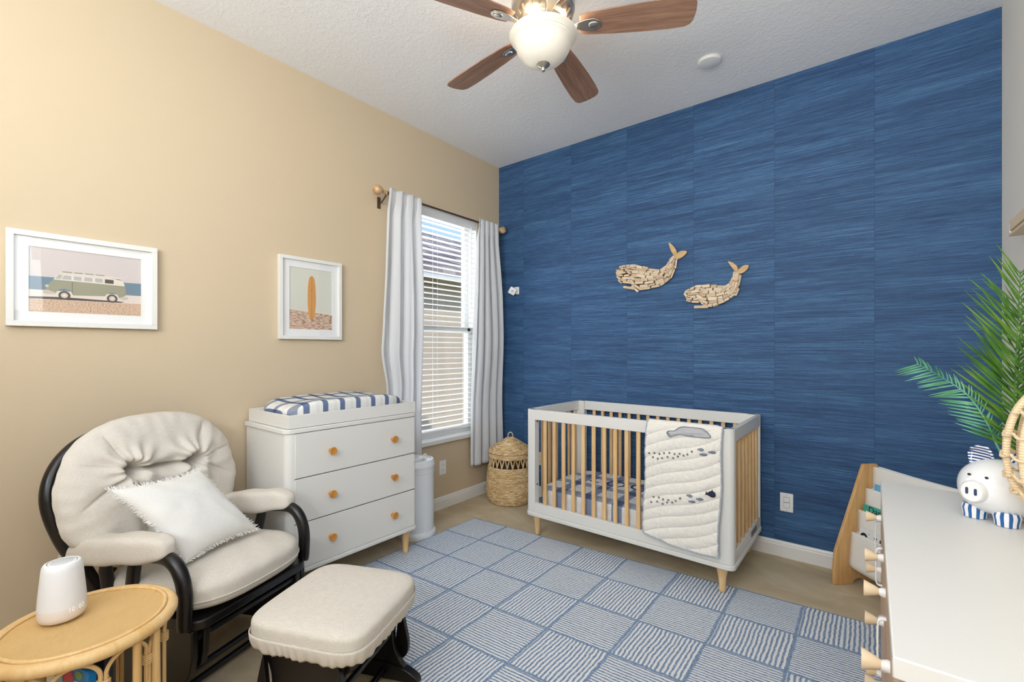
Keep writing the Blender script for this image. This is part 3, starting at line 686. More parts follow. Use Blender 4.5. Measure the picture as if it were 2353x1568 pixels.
# whale across the top edge, fish, turtles
wp = spline([(.3, .1, 0), (.32, .082, 0), (.4, .075, 0), (.46, .045, 0), (.56, .03, 0), (.68, .024, 0), (.78, .04, 0), (.86, .075, 0), (.875, .095, 0), (.8, .102, 0), (.6, .105, 0), (.48, .098, 0), (.4, .108, 0), (.36, .13, 0), (.33, .12, 0)], 3)
applique('whale_applique', [(p.x, p.y - .012) for p in wp], GREY_CLOTH, .007, BLUEGREY)
def fish(x, y, l, mat):
    P = [(-.5, -.22), (-.36, -.1), (-.2, -.24), (.05, -.34), (.3, -.26), (.5, 0), (.3, .26), (.05, .34), (-.2, .22), (-.36, .1), (-.5, .22), (-.42, 0)]
    applique('fish_applique', [(x + a * l, y + b * l * .38) for a, b in P], mat)
for x, y, l, mt in ((.76, .185, .09, BLUEGREY), (.79, .222, .1, BLUEGREY), (.9, .197, .1, BLUEGREY), (.62, .56, .09, BLUEGREY), (.655, .602, .09, BLUEGREY), (.75, .572, .095, BLUEGREY)): fish(x, y, l, mt)
P = [(-.5, -.3), (-.34, -.1), (-.15, -.32), (.05, -.42), (.12, -.62), (.2, -.42), (.42, -.3), (.5, .05), (.42, .3), (.15, .4), (-.1, .25), (-.34, .08), (-.52, .14), (-.44, -.08)]
applique('fish_applique', [(.878 + a * .13, .522 + b * .06) for a, b in P], NAVYC, .008)
TURT = plain('taupe_print', srgb(132, 126, 122), .9)
for x, y in ((.06, .283), (.13, .276), (.2, .277), (.11, .313), (.18, .318), (.24, .306), (.265, .262), (.315, .288), (.34, .252), (.39, .29), (.41, .254), (.455, .268), (.48, .244), (.535, .252), (.585, .238), (.645, .21),
             (.13, .66), (.205, .65), (.11, .705), (.19, .687), (.27, .652), (.27, .69), (.33, .665), (.345, .642), (.4, .65), (.445, .63), (.5, .6)):
    applique('turtle_print', [(x + .014 * math.cos(a * .785), y + .0085 * math.sin(a * .785)) for a in range(8)], TURT, .006)

# ------------------------------------------------------------------ changing dresser, tray, pad
t = thing('changing_dresser', 'white three-drawer dresser with round wooden knobs standing under the changing tray', 'dresser', (0, 0, 0))
bx0, bx1, by0, by1 = XL + .018, -2.242, 1.065, 1.875
g = G(); g.prism(rr(bx0, bx1, by0, by1, .034, 8, (0, 1, 1, 0)), XY, .178, .862); g.obj('carcass', WHITE, t, .001)
g = G(); g.prism(rr(bx0, bx1 + .007, by0 - .01, by1 + .01, .04, 8, (0, 1, 1, 0)), XY, .862, .885); g.obj('top_board', WHITE, t, .004)
g = G(); g.prism(rr(bx0, bx1 + .007, by0 - .008, by1 + .008, .04, 8, (0, 1, 1, 0)), XY, .157, .178); g.obj('bottom_board', WHITE, t, .004)
AXX = Matrix(((0, 0, 1), (0, 1, 0), (-1, 0, 0)))
for z0, z1 in ((.636, .861), (.411, .634), (.184, .409)):
    g = G(); g.box(bx1 - .02, bx1 + .0035, 1.107, 1.857, z0 + .0015, z1 - .0015); d = g.obj('drawer', WHITE, t, .0015)
    g = G(); g.box(bx1 - .01, bx1 + .0006, 1.105, 1.859, z1 - .003, z1 + .0015); g.obj('shadow_gap', DARK, d)
    for y in (1.294, 1.69):
        g = G(); g.lathe([(.011, 0), (.011, .008), (.0145, .02), (.0195, .027), (.0205, .031), (.0185, .033), (.012, .0315), (.0001, .031)], 28, (bx1 + .003, y, (z0 + z1) / 2), AXX); g.obj('knob', KNOB_WOOD, d)
for x in (-2.29, XL + .065):
    for y in (1.115, 1.828):
        g = G(); turned_leg(g, x, y, .157, .011, .034, .018); g.obj('leg', OAK, t)
t = thing('changing_tray', 'white open-topped changing tray sitting on top of the white dresser', 'tray', (0, 0, .885))
g = G(); a0, a1, b0, b1 = bx0, -2.243, 1.076, 1.868
for q in ((a0, a1, b0, b0 + .014), (a0, a1, b1 - .014, b1), (a0, a0 + .014, b0 + .014, b1 - .014), (a1 - .014, a1, b0 + .014, b1 - .014)): g.box(*q, .002, .068)
g.obj('side_walls', WHITE, t, .0015)
g = G(); g.box(a0 + .01, a1 - .01, b0 + .01, b1 - .01, .002, .01); g.obj('tray_floor', WHITE, t)
PAD_PLAID = plaid('pad_cover_plaid', srgb(230, 230, 226), srgb(104, 118, 150), srgb(116, 126, 152), .098, .13, .3, .3, (0, 1, 0), (1, 0, 0))
def padf(u, p):
    # contoured: raised along both long sides and rounded ends
    z = p.z
    if u.z > 0:
        e = min(1, (abs(u.y) ** 6)); z += .022 * (u.x ** 2) * (1 - e) - .012 * e
        z += .002 * math.sin(p.y * 31 + p.x * 13)
    return V((p.x, p.y, z))
g = G(); g.sq((0, 0, .052), (.2, .366, .052), 4.6, 26, None, padf); o = g.obj('changing_pad', PAD_PLAID); o.location = (-2.478, 1.472, .8965)
tag(o, 'contoured changing pad in a blue and grey plaid cover lying in the white tray', 'changing pad')

# ------------------------------------------------------------------ diaper pail
t = thing('diaper_pail', 'tall white cylindrical diaper pail between the white dresser and the tan wall outlet', 'diaper pail', (-2.482, 2.073, 0))
g = G(); g.lathe([(.134, 0), (.136, .006), (.135, .03), (.128, .042), (.122, .045), (.122, .03)], 48); g.obj('base_ring', WHITE_METAL, t)
g = G(); g.lathe([(.12, .03), (.1215, .05), (.1215, .45), (.1215, .452)], 48); g.obj('steel_body', WHITE_METAL, t)
g = G(); g.lathe([(.1218, .436), (.1245, .438), (.1247, .472), (.1275, .476), (.1275, .488), (.1245, .493), (.1225, .511), (.116, .522), (.106, .5235), (.1035, .517), (.02, .519), (.0001, .519)], 48); ld = g.obj('lid', WHITE_METAL, t)
g = G(); g.lathe([(.075, .519), (.075, .53), (.07, .534), (.03, .535), (.0001, .535)], 40, (-.01, -.012, 0)); g.obj('sliding_cap', WHITE_PLASTIC, ld)
g = G(); g.tube([(.068 + .004 * 0, .02 + .017 * math.cos(a), .541 + .019 * math.sin(a)) for a in [2 * PI * i / 28 for i in range(28)]], .0042, 8, True); g.obj('pull_ring', WHITE_PLASTIC, ld)
# ------------------------------------------------------------------ woven basket
q = NT('woven_hyacinth', srgb(214, 186, 140), .75, 0, .25); rnd = q.n('ShaderNodeNewGeometry', out='Random Per Island')
q.set('Base Color', q.ramp(q.mth('ADD', q.mth('MULTIPLY', rnd, .7), q.mth('MULTIPLY', q.noise(q.obj(), 40., 3.), .3)), [(.1, srgb(186, 148, 98)), (.5, srgb(216, 186, 138)), (.9, srgb(234, 214, 178))])); q.bump(q.noise(q.map(q.obj(), (60, 60, 60)), 3., 3.), .4, .003); WOVEN = q.m
t = thing('laundry_basket', 'round woven basket with a conical lid and loop handle between curtain and crib', 'basket', (-2.41, 3.035, 0))
def brad(z):  # radius of the basket wall at height z
    return interp([(.165, 0, 0), (.192, 0, 0), (.1975, 0, 0), (.197, 0, 0), (.193, 0, 0), (.187, 0, 0), (.181, 0, 0), (.176, 0, 0), (.172, 0, 0)], min(z / .4, 1)).x
def braid(g, r, z, th, seed, tilt=0.):
    """one row of plaited loops"""
    n = max(12, int(2 * PI * r / .029)); rng = random.Random(seed); ph = rng.random()
    for i in range(n):
        a0 = 2 * PI * (i + ph) / n; da = 2 * PI / n
        pts = []; rr_ = []
        for k in range(5):
            f = k / 4; a = a0 + da * 1.35 * (f - .5)
            pts.append(((r - tilt * (f - .5) + .002 * math.sin(PI * f)) * math.cos(a), (r - tilt * (f - .5) + .002 * math.sin(PI * f)) * math.sin(a), z + th * .38 * (f - .5))); rr_.append(th * (.3 + .26 * math.sin(PI * f)) * rng.uniform(.95, 1.05))
        g.tube(pts, rr_, 6)
g = G(); z = .012; k = 0; th = .017
while z < .306: braid(g, brad(z), z, th, k); z += th * .88; k += 1
g.obj('woven_body', WOVEN, t)
g = G(); g.lathe([(.15, .004), (.186, .03), (.192, .06), (.191, .1), (.182, .2), (.17, .302), (.166, .305), (.178, .2), (.186, .1), (.145, .01)], 40); g.obj('inner_liner', plain('basket_inside', srgb(96, 70, 44), .9), t)
g = G(); nl = 24
for i in range(nl):
    for s in (-1, 1):
        a = 2 * PI * i / nl; b = a + s * 2 * PI / nl * .40; g.tube([((brad(.32) - .003) * math.cos(a), (brad(.32) - .003) * math.sin(a), .306), ((brad(.38) - .003) * math.cos(b), (brad(.38) - .003) * math.sin(b), .378)], .0058, 6)
g.obj('lattice_band', WOVEN, t)
g = G(); braid(g, .1745, .381, .017, 70); braid(g, .173, .394, .017, 72); braid(g, .172, .406, .015, 71); g.obj('rim', WOVEN, t)
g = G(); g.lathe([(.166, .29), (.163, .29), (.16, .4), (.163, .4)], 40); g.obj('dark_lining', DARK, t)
g = G(); k = 80
for r, z in ((.178, .418), (.172, .43), (.158, .441), (.143, .45), (.128, .459), (.113, .468), (.098, .477), (.083, .486), (.068, .496), (.053, .505), (.038, .513), (.024, .519)): braid(g, r, z + .006, .0185, k); k += 1
g.lathe([(.172, .422), (.17, .434), (.02, .524), (.0001, .528)], 36); ld = g.obj('lid', WOVEN, t)
g = G(); g.tube([(.002 * math.sin(3 * a), .021 * math.cos(a), .546 + .03 * math.sin(a)) for a in [2 * PI * i / 26 for i in range(26)]], .0036, 8, True); h = g.obj('loop_handle', RATTAN_PALE, ld); h.rotation_euler = (0, 0, R(38.25 - 90))

# ------------------------------------------------------------------ rug
g = G(); nu, nv = 97, 61
fr = [0] * 0
def rug(i, j):
    u, vv = i * 8.03, j * 5
    wx = .006 * mnoise.noise(V((u * 2, 0, vv * 2))) if 0 < i < 1 else .005 * mnoise.noise(V((vv * 9, 5, 0)))
    return (-2.353 + .2985 * u + wx, 2.526 + .0206 * u - .293 * vv + (.005 * mnoise.noise(V((u * 9, 0, 2.))) if j in (0, 1) else 0), .009)
vs = [rug(i / (nu - 1), j / (nv - 1)) for i in range(nu) for j in range(nv)]
fs = [(i * nv + j, i * nv + j + 1, (i + 1) * nv + j + 1, (i + 1) * nv + j) for i in range(nu - 1) for j in range(nv - 1)]
me = bpy.data.meshes.new('area_rug')
ring = [i * nv for i in range(nu)] + [(nu - 1) * nv + j for j in range(1, nv)] + [i * nv + nv - 1 for i in range(nu - 2, -1, -1)] + [j for j in range(nv - 2, 0, -1)]
nb = len(vs); vs += [(vs[k][0], vs[k][1], .001) for k in ring]; m_ = len(ring)
fs += [(ring[k], ring[(k + 1) % m_], nb + (k + 1) % m_, nb + k) for k in range(m_)]
me.from_pydata(vs, [], fs); uvl = me.uv_layers.new(name='UVMap')
for lp in me.loops:
    k = lp.vertex_index; k = ring[k - nb] if k >= nb else k
    uvl.data[lp.index].uv = ((k // nv) / (nu - 1) * 8.03, (k % nv) / (nv - 1) * 5)
me.materials.append(RUG); me.polygons.foreach_set('use_smooth', [True] * len(me.polygons)); me.set_sharp_from_angle(angle=R(40))
o = bpy.data.objects.new('area_rug', me); C.objects.link(o); tag(o, 'blue and white area rug with blocks of alternating stripes on the tan carpet', 'rug')
# ------------------------------------------------------------------ glider chair (local x = forward)
t = thing('glider_chair', 'black wooden glider chair with tufted greige cushions by the tan wall', 'armchair', (-1.93, .80, 0), R(20))
g = G(); g.prism(rr(-.53, .02, -.268, .268, .06, 8), XY, .298, .332); g.obj('seat_board', BLACK_WOOD, t, .006, 3)
for s in (-1, 1):
    g = G(); y = s * .25
    sp = [(-.5, .3), (-.006, .3), (-.004, .2), (-.02, .14), (-.05, .1), (-.065, .05), (-.055, .0), (-.12, 0), (-.19, .02), (-.3, .028), (-.4, .02), (-.46, 0), (-.53, 0), (-.5, .09), (-.46, .16), (-.47, .23)]
    g.prism(sp, XZ, y - .013, y + .013); g.obj('side_panel', BLACK_WOOD, t, .004)
    g = G(); y = s * .212
    g.prism([(-.03, .29), (.005, .29), (.0, .21), (-.012, .16), (-.05, .15), (-.06, .2)], XZ, y - .012, y + .012); g.obj('glide_arm', BLACK_WOOD, t, .004)
for x, z in ((-.02, .262), (-.1, .1), (-.42, .1), (-.13, .03)):
    g = G(); g.tube([(x, -.24, z), (x, .24, z)], .0125, 14); g.obj('cross_rod', BLACK_WOOD, t)
for s in (-1, 1):
    y = s * .275
    g = G(); path = spline([(-.6, y, .475), (-.45, y, .497), (-.25, y, .535), (-.13, y, .55), (-.07, y, .535), (-.035, y, .49), (-.02, y, .43), (-.022, y, .345), (-.024, y * .985, .318)], 8)
    g.tube(path, .024, 16); g.obj('bent_arm', BLACK_WOOD, t)
    for x0, z0, x1, z1 in ((-.43, .49, -.41, .31), (-.265, .525, -.315, .31)):
        g = G(); d = V((x0 - x1, 0, z0 - z1)).normalized()
        g.tube([(x1, y * .97, z1), (x0 - d.x * .03, y, z0 - d.z * .03), (x0, y, z0)], [.021, .021, .015], 14); g.obj('arm_post', BLACK_WOOD, t)
    def pf(u, p, s=s):
        z = p.z + (p.x + .0) * .16 + .003 * math.sin(p.x * 34 + s) - (.012 * (abs(u.x) ** 6))
        z += -.02 * max(0, -u.x) ** 2
        return V((p.x, p.y * (1 + .04 * math.sin(p.x * 21)), z))
    g = G(); g.sq((-.375, y, .545), (.285, .05, .052), 3.6, 18, None, pf); g.obj('arm_pad', LINEN, t)
def lean(z): return -.545 - (z - .33) * .2
half = [(.222, .3), (.26, .42), (.315, .55), (.345, .68), (.338, .77), (.296, .85), (.22, .91), (.11, .94), (0, .945)]
hp = [(lean(z), -y, z) for y, z in half] + [(lean(z), y, z) for y, z in half[-2::-1]]
g = G(); g.tube(spline(hp, 6), .025, 16); g.obj('back_hoop', BLACK_WOOD, t)
for y in (-.16, -.055, .055, .16):
    g = G(); g.tube([(lean(.3), y, .3), (lean(.62) - .02, y * 1.2, .62), (lean(.9), y * 1.3, .93 - abs(y) * .3)], .011, 10); g.obj('back_spindle', BLACK_WOOD, t)
def seg(px, pz, a, b):
    ax, az = a; bx, bz = b; dx, dz = bx - ax, bz - az; q = max(0, min(1, ((px - ax) * dx + (pz - az) * dz) / (dx * dx + dz * dz))); return math.hypot(px - ax - q * dx, pz - az - q * dz), q
BUT = ((-.135, .792), (.115, .775))
SEAMS = ((BUT[0], BUT[1], 1.), (BUT[0], (-.1, .55), .85), (BUT[1], (.09, .55), .85), (BUT[0], (-.2, .93), .7), (BUT[1], (.2, .92), .7), (BUT[0], (-.3, .84), .35), (BUT[1], (.32, .8), .5), (BUT[0], (-.3, .68), .45), (BUT[1], (.3, .67), .35))
def backcush(s_, q_, front):
    a, b = 2 * s_ - 1, 2 * q_ - 1
    ex = 2.6; n = (abs(a) ** ex + abs(b) ** ex) ** (1 / ex) if (a or b) else 1; m = max(abs(a), abs(b)); f = m / n if n > 0 else 1
    ux, uz = a * f, b * f; r = (abs(ux) ** ex + abs(uz) ** ex) ** (1 / ex)
    z = .69 + .308 * uz; w = .343 + .02 * (1 - abs(uz)) - .05 * max(0, -uz) ** 2
    y = w * ux + .003 * math.sin(z * 40)
    d = max(0, 1 - r ** 3.2) ** .42
    if front:
        t_ = .085 * d
        for A, B, k in SEAMS:
            dd, qq = seg(y, z, A, B); t_ -= (.034 * math.exp(-(dd / .0065) ** 2) + .022 * math.exp(-(dd / .024) ** 2)) * k * d * (1 if A == BUT[0] and B == BUT[1] else 1 - .7 * qq)
            t_ += .012 * k * d * math.exp(-((dd - .045) / .03) ** 2)
        for bx_, bz_ in BUT:
            t_ -= .03 * d * math.exp(-(math.hypot(y - bx_, z - bz_) / .02) ** 2)
            ang = math.atan2(z - bz_, y - bx_); rr0 = math.hypot(y - bx_, z - bz_); t_ += .006 * d * math.sin(ang * 11) * math.exp(-((rr0 - .07) / .06) ** 2)
        t_ += .005 * d * mnoise.noise(V((y * 18, z * 14, 0))) + .002 * math.sin(math.atan2(uz, ux) * 34) * (r ** 6)
        x = lean(z) + .055 + t_
    else:
        x = lean(z) + .05 - .024 * d
    return (x, y, z)
g = G(); g.grid(200, 200, lambda s, q: backcush(s, q, True)); g.grid(200, 12, lambda s, q: backcush(s, q, False))
bmesh.ops.remove_doubles(g.bm, verts=g.bm.verts, dist=.0006)
bk = g.obj('back_cushion', LINEN_TUFT, t, sharp=180)
for bx_, bz_ in ():
    g = G(); xx = max(backcush(.5 + (bx_ / .345) / 2 * .98, .5 + ((bz_ - .69) / .305) / 2 * .98, True)[0], -.6); g.sq((xx - .001, bx_, bz_), (.004, .006, .006), 2.3, 8); g.obj('tuft_button', LINEN, bk)
def seatf(u, p):
    y = p.y; z = p.z
    if u.z > 0: z += .012 * (1 - u.y ** 2) + .014 * u.x * (1 - abs(u.x) ** 8) + .002 * math.sin(y * 50 + p.x * 22) * (1 if u.x > .3 else .4)
    x = p.x + .02 * (1 - u.y ** 2) * max(0, u.x)
    return V((x, y, z))
g = G(); g.sq((-.245, 0, .392), (.275, .275, .06), 3.8, 26, None, seatf); sc = g.obj('seat_cushion', LINEN, t, sharp=180)
g = G(); pts = []
for i in range(72):
    a = 2 * PI * i / 72; c, s = math.cos(a), math.sin(a); l = (abs(c) ** 3.8 + abs(s) ** 3.8) ** (1 / 3.8); ux, uy = c / l, s / l
    x = .277 * ux + .02 * (1 - uy ** 2) * max(0, ux); pts.append((-.245 + x, .277 * uy, .386))
g.tube(pts, .0028, 6, True); g.obj('seam_piping', LINEN, sc)

# pillow leaning on the back cushion
ch = t
t = thing('throw_pillow', 'white throw pillow with frayed edges leaning in the seat of the glider chair', 'pillow', (-1.93, .80, 0), R(20))
PC = [V((-.155, -.172, .476)), V((-.155, .148, .488)), V((-.368, .045, .76)), V((-.363, -.306, .773))]  # BL BR TR TL
PN = ((PC[1] - PC[0]).cross(PC[3] - PC[0])).normalized()
def pil(s, q, sg):
    a = PC[0].lerp(PC[1], s); b = PC[3].lerp(PC[2], s); p = a.lerp(b, q); x, y = 2 * s - 1, 2 * q - 1
    pin = .035 * ((1 - x * x) * y * abs(y) ** 3 * -1); pin2 = .03 * ((1 - y * y) * x * abs(x) ** 3 * -1)
    p = p + (b - a).normalized() * pin * .6 + (PC[1] - PC[0]).normalized() * pin2 * .6
    d = ((1 - abs(x) ** 2.6) * (1 - abs(y) ** 2.6)) ** .55
    h = .062 * d + .006 * d * mnoise.noise(V((x * 3, y * 3, sg))) + .0025 * math.sin(x * 14 + y * 9) * d * (1 - d)
    return p + PN * (h * sg)
g = G(); g.grid(46, 42, lambda s, q: pil(s, q, 1)); g.grid(46, 42, lambda s, q: pil(s, q, -1)); bmesh.ops.remove_doubles(g.bm, verts=g.bm.verts, dist=.0005)
g.obj('pillow_cover', COTTON, t, sharp=180)
g = G(); rng = random.Random(5); per = [(i / 60, 0) for i in range(60)] + [(1, i / 52) for i in range(52)] + [(1 - i / 60, 1) for i in range(60)] + [(0, 1 - i / 52) for i in range(52)]
cen = (PC[0] + PC[1] + PC[2] + PC[3]) / 4
for a, b in per:
    for k in range(2):
        p = pil(min(1, max(0, a + rng.uniform(-.008, .008))), min(1, max(0, b + rng.uniform(-.008, .008))), 1); dr = V((0, 0, 0))
        xax = (PC[1] - PC[0]).normalized(); yax = (PC[3] - PC[0]).normalized()
        if b == 0: dr -= yax
        if b == 1: dr += yax
        if a == 0: dr -= xax
        if a == 1: dr += xax
        dr = (dr + V((rng.uniform(-.4, .4), rng.uniform(-.4, .4), rng.uniform(-.4, .4)))).normalized(); e = p + dr * rng.uniform(.007, .016)
        if e.z < .482: e.z = .482
        g.tube([p - dr * .003, (p + e) / 2 + V((0, 0, rng.uniform(-.001, .002))), e], [.0018, .0015, .0008], 4)
g.obj('frayed_edge', COTTON, t)

# ------------------------------------------------------------------ ottoman (local x = away from the chair)
t = thing('glider_ottoman', 'black wooden gliding ottoman with a square greige cushion in front of the glider chair', 'ottoman', (-1.5, .9, 0), R(23.5))
def otf(u, p):
    z = p.z + (.012 * (1 - u.x ** 2) * (1 - u.y ** 2) if u.z > 0 else 0)
    return V((p.x, p.y, z))
g = G(); g.sq((0, 0, .364), (.221, .221, .045), 5.4, 30, None, otf); oc = g.obj('cushion', LINEN, t, sharp=180)
g = G()
def skirt(s, q):
    a = 2 * PI * s; c, si = math.cos(a), math.sin(a); e = 6; l = (abs(c) ** e + abs(si) ** e) ** (1 / e); rip = .0028 * math.sin(a * 46 + 2 * math.sin(a * 7)) * q
    r = (.2225 - .012 * q * q + rip); return (r * c / l, r * si / l, .355 - .052 * q + .003 * math.sin(a * 13) * q)
g.grid(360, 8, skirt, cu=True); g.obj('gathered_skirt', LINEN, oc, 0, 2, 0, .003, 180)
g = G(); g.prism(rr(-.19, .19, -.195, .195, .02, 4), XY, .298, .318); g.obj('top_board', BLACK_WOOD, t, .003)
for s in (-1, 1):
    y = s * .165; hp = []
    for i in range(13):
        q = i / 12; hp.append((.128 + .05 * (2 * abs(q - .5)) ** 2.2 + (.02 if q > .9 else 0), .06 + .24 * q))
    g = G(); g.prism(hp + [(-a, b) for a, b in hp[::-1]], XZ, y - .012, y + .012); g.obj('side_panel', BLACK_WOOD, t, .003)
    ft = spline([(-.235, .012, 0), (-.225, .035, 0), (-.17, .062, 0), (-.09, .075, 0), (0, .078, 0), (.09, .075, 0), (.17, .062, 0), (.225, .035, 0), (.235, .012, 0)], 5)
    g = G(); g.prism([(p.x, p.y) for p in ft][::-1], XZ, y - .017, y + .017); g.obj('foot', BLACK_WOOD, t, .004)
    for sx in (-1, 1):
        yy = s * .192; td = spline([(0, .155, 0), (.012, .11, 0), (.026, .05, 0), (.036, .0, 0), (.032, -.04, 0), (.012, -.062, 0), (-.012, -.06, 0), (-.02, -.03, 0), (-.014, .03, 0), (-.006, .1, 0), (0, .155, 0)], 4)
        g = G(); g.prism([(sx * (.14 + p.x), .14 + p.y) for p in td[:-1]], XZ, yy - .009, yy + .009); g.obj('swing_arm', BLACK_WOOD, t, .003)
for x, z in ((.115, .185), (.09, .045), (-.115, .185)):
    g = G(); g.tube([(x, -.16, z), (x, .16, z)], .0115, 14); g.obj('cross_rod', BLACK_WOOD, t)

# ------------------------------------------------------------------ rattan side table and what stands on and in it
TZ = .52
t = thing('rattan_side_table', 'round rattan side table with woven cane top in front of the glider', 'side table', (-1.735, .268, 0), R(12))
g = G(); g.tube([(.19 * math.cos(a), .19 * math.sin(a), TZ - .017) for a in [2 * PI * i / 72 for i in range(72)]], .0165, 14, True); g.obj('rim', RATTAN, t)
g = G(); g.tube([((.1755 + .0008 * math.sin(5 * a)) * math.cos(a), (.1755 + .0008 * math.sin(5 * a)) * math.sin(a), TZ - .002) for a in [2 * PI * i / 72 for i in range(72)]], .0052, 10, True); g.obj('inner_rim', RATTAN, t)
q = NT('woven_cane', srgb(224, 178, 108), .55); o = q.xyz(q.obj())
sx = q.mth('SINE', q.mth('MULTIPLY', o[0], 2 * PI / .0052)); sy = q.mth('SINE', q.mth('MULTIPLY', o[1], 2 * PI / .0052)); pr = q.mth('MULTIPLY', sx, sy); ab = q.mth('MAXIMUM', q.mth('ABSOLUTE', sx), q.mth('ABSOLUTE', sy))
big = q.noise(q.map(q.obj(), (60, 6, 1)), 1., 3.)
q.set('Base Color', q.mix(q.mth('MULTIPLY', big, .5), q.ramp(q.mth('ADD', q.mth('MULTIPLY', pr, .35), .5), [(.1, srgb(196, 146, 78)), (.5, srgb(232, 194, 130)), (.85, srgb(246, 220, 168))]), srgb(218, 172, 104)))
q.bump(q.mth('ADD', ab, pr), .5, .002); CANE = q.m
g = G(); g.lathe([(.0001, TZ - .012), (.178, TZ - .012), (.178, TZ - .004), (.0001, TZ - .0035)], 64); g.obj('cane_top', CANE, t)
for k in range(4):
    for dd in (-9, 9):
        a = R(20 + 90 * k + dd); c, s = math.cos(a), math.sin(a)
        g = G(); g.tube([(.186 * c, .186 * s, TZ - .016), (.187 * c, .187 * s, .3), (.183 * c, .183 * s, .0)], [.0095, .0105, .0105], 12); g.obj('leg', RATTAN, t)
na = 10
for k in range(na):
    g = G(); g2 = G()
    a0 = 2 * PI * (k + .2) / na; w = 2 * PI / na * .5; pts = []
    for z in (.17, .3, .42): pts.append((.172 * math.cos(a0 - w * .9), .172 * math.sin(a0 - w * .9), z))
    for i in range(1, 10):
        f = PI - PI * i / 10; a = a0 + w * .92 * math.cos(f); pts.append((.174 * math.cos(a), .174 * math.sin(a), .43 + .052 * math.sin(f)))
    for z in (.42, .3, .17): pts.append((.172 * math.cos(a0 + w * .9), .172 * math.sin(a0 + w * .9), z))
    g.tube(spline(pts, 3), .0052, 8)
    a = a0 + w; cpt = V((.172 * math.cos(a), .172 * math.sin(a), .412)); tg = V((-math.sin(a), math.cos(a), 0)); nr = V((math.cos(a), math.sin(a), 0)); wp = []
    for i in range(65):
        f = 2 * PI * i / 13; wp.append(cpt + tg * .0135 * math.cos(f) + nr * .0088 * math.sin(f) + V((0, 0, -.013 + .026 * i / 64)))
    g2.tube(wp, .0027, 6); g.obj('arched_cane', RATTAN, t); g2.obj('cane_wrap', RATTAN, t)
g = G(); g.tube([(.178 * math.cos(a), .178 * math.sin(a), .16) for a in [2 * PI * i / 60 for i in range(60)]], .012, 10, True)
g.lathe([(.0001, .15), (.176, .15), (.176, .158), (.0001, .158)], 48); g.obj('lower_shelf', RATTAN, t)
# sound machine
t = thing('sound_machine', 'white tapered night light and sound machine standing on the rattan side table', 'sound machine', (-1.80, .225, TZ), R(-22))
t.scale = (.79, .79, 1)
q = NT('sound_machine_shell', srgb(236, 237, 240), .45); SHELL = q.m
g = G(); g.lathe([(.0001, .001), (.05, .001), (.06, .006), (.0655, .018), (.066, .03), (.0655, .04)], 56); g.obj('light_band', plain('warm_translucent_plastic', srgb(236, 228, 222), .45), t)
g = G(); g.lathe([(.0655, .04), (.0635, .07), (.0555, .14), (.0535, .152), (.049, .158), (.041, .1595), (.0405, .158)], 56); g.obj('housing', SHELL, t)
g = G(); g.lathe([(.0385, .155), (.0385, .1585), (.0375, .1592), (.0001, .1592)], 48); sp_ = g.obj('speaker_grille', SHELL, t)
g = G(); g.lathe([(.0405, .156), (.0405, .1585), (.0385, .1585), (.0385, .156)], 48); g.obj('grille_ring', plain('dark_grey_ring', srgb(90, 90, 94), .4), t)
g = G()
for i in range(-8, 9):
    for j in range(-8, 9):
        x, y = i * .004 + (.002 if j % 2 else 0), j * .0036
        if x * x + y * y < .033 ** 2: g.lathe([(.0009, .1592), (.0009, .1595)], 6, (x, y, 0))
g.obj('grille_holes', GREY_MARK, sp_)
q = NT('time_display_glow', (1, 1, 1, 1), .5); q.set('Emission Color', (1, 1, 1, 1)); q.set('Emission Strength', .18)
for i, chh in enumerate('10:02'):
    a = R(50 + (-16, -8, 0, 8, 17)[i] * 1.15); c, s = math.cos(a), math.sin(a)
    text('time_digit', chh, .019, frame((.0662 * c, .0662 * s, .034), (-s, c, 0), (0, 0, 1)), q.m, t, .0004)
# books in the side table
t = thing('book', 'navy book with white lettering standing inside the rattan side table', 'book', (-1.71, .262, .162), R(16))
g = G(); g.box(-.1, .1, -.008, .012, 0, .298); g.obj('cover', plain('navy_cover', srgb(26, 34, 62), .4), t, .002)
text('cover_lettering', 'oks', .03, frame((-.045, -.0085, .262), (1, 0, 0), (0, 0, 1)), plain('white_ink', srgb(236, 236, 236), .5), t)
t = thing('book', 'bright blue board book with red, yellow and pale blue pictures inside the rattan side table', 'book', (-1.66, .222, .162), R(16))
t.rotation_euler = (R(-5), 0, R(16))
g = G(); g.prism(rr(-.075, .075, 0, .283, .018, 6), XZ, -.02, .0); g.obj('cover', plain('bright_blue_cover', srgb(20, 128, 206), .35), t, .002)
for nm, c, poly in (('yellow_panel', srgb(232, 218, 40), rr(.012, .068, .17, .248, .012, 4)), ('red_spot', srgb(206, 62, 92), [(-.012 + .026 * math.cos(a * .35), .246 + .024 * math.sin(a * .35)) for a in range(18)]), ('pale_blue_panel', srgb(150, 196, 226), rr(-.07, -.03, .17, .262, .012, 4)), ('green_spot', srgb(120, 160, 90), [(.035 + .017 * math.cos(a * .35), .264 + .01 * math.sin(a * .35)) for a in range(18)])):
    g = G(); g.prism(poly, XZ, -.0212, -.0195); g.obj(nm, plain(nm, c, .4), t)

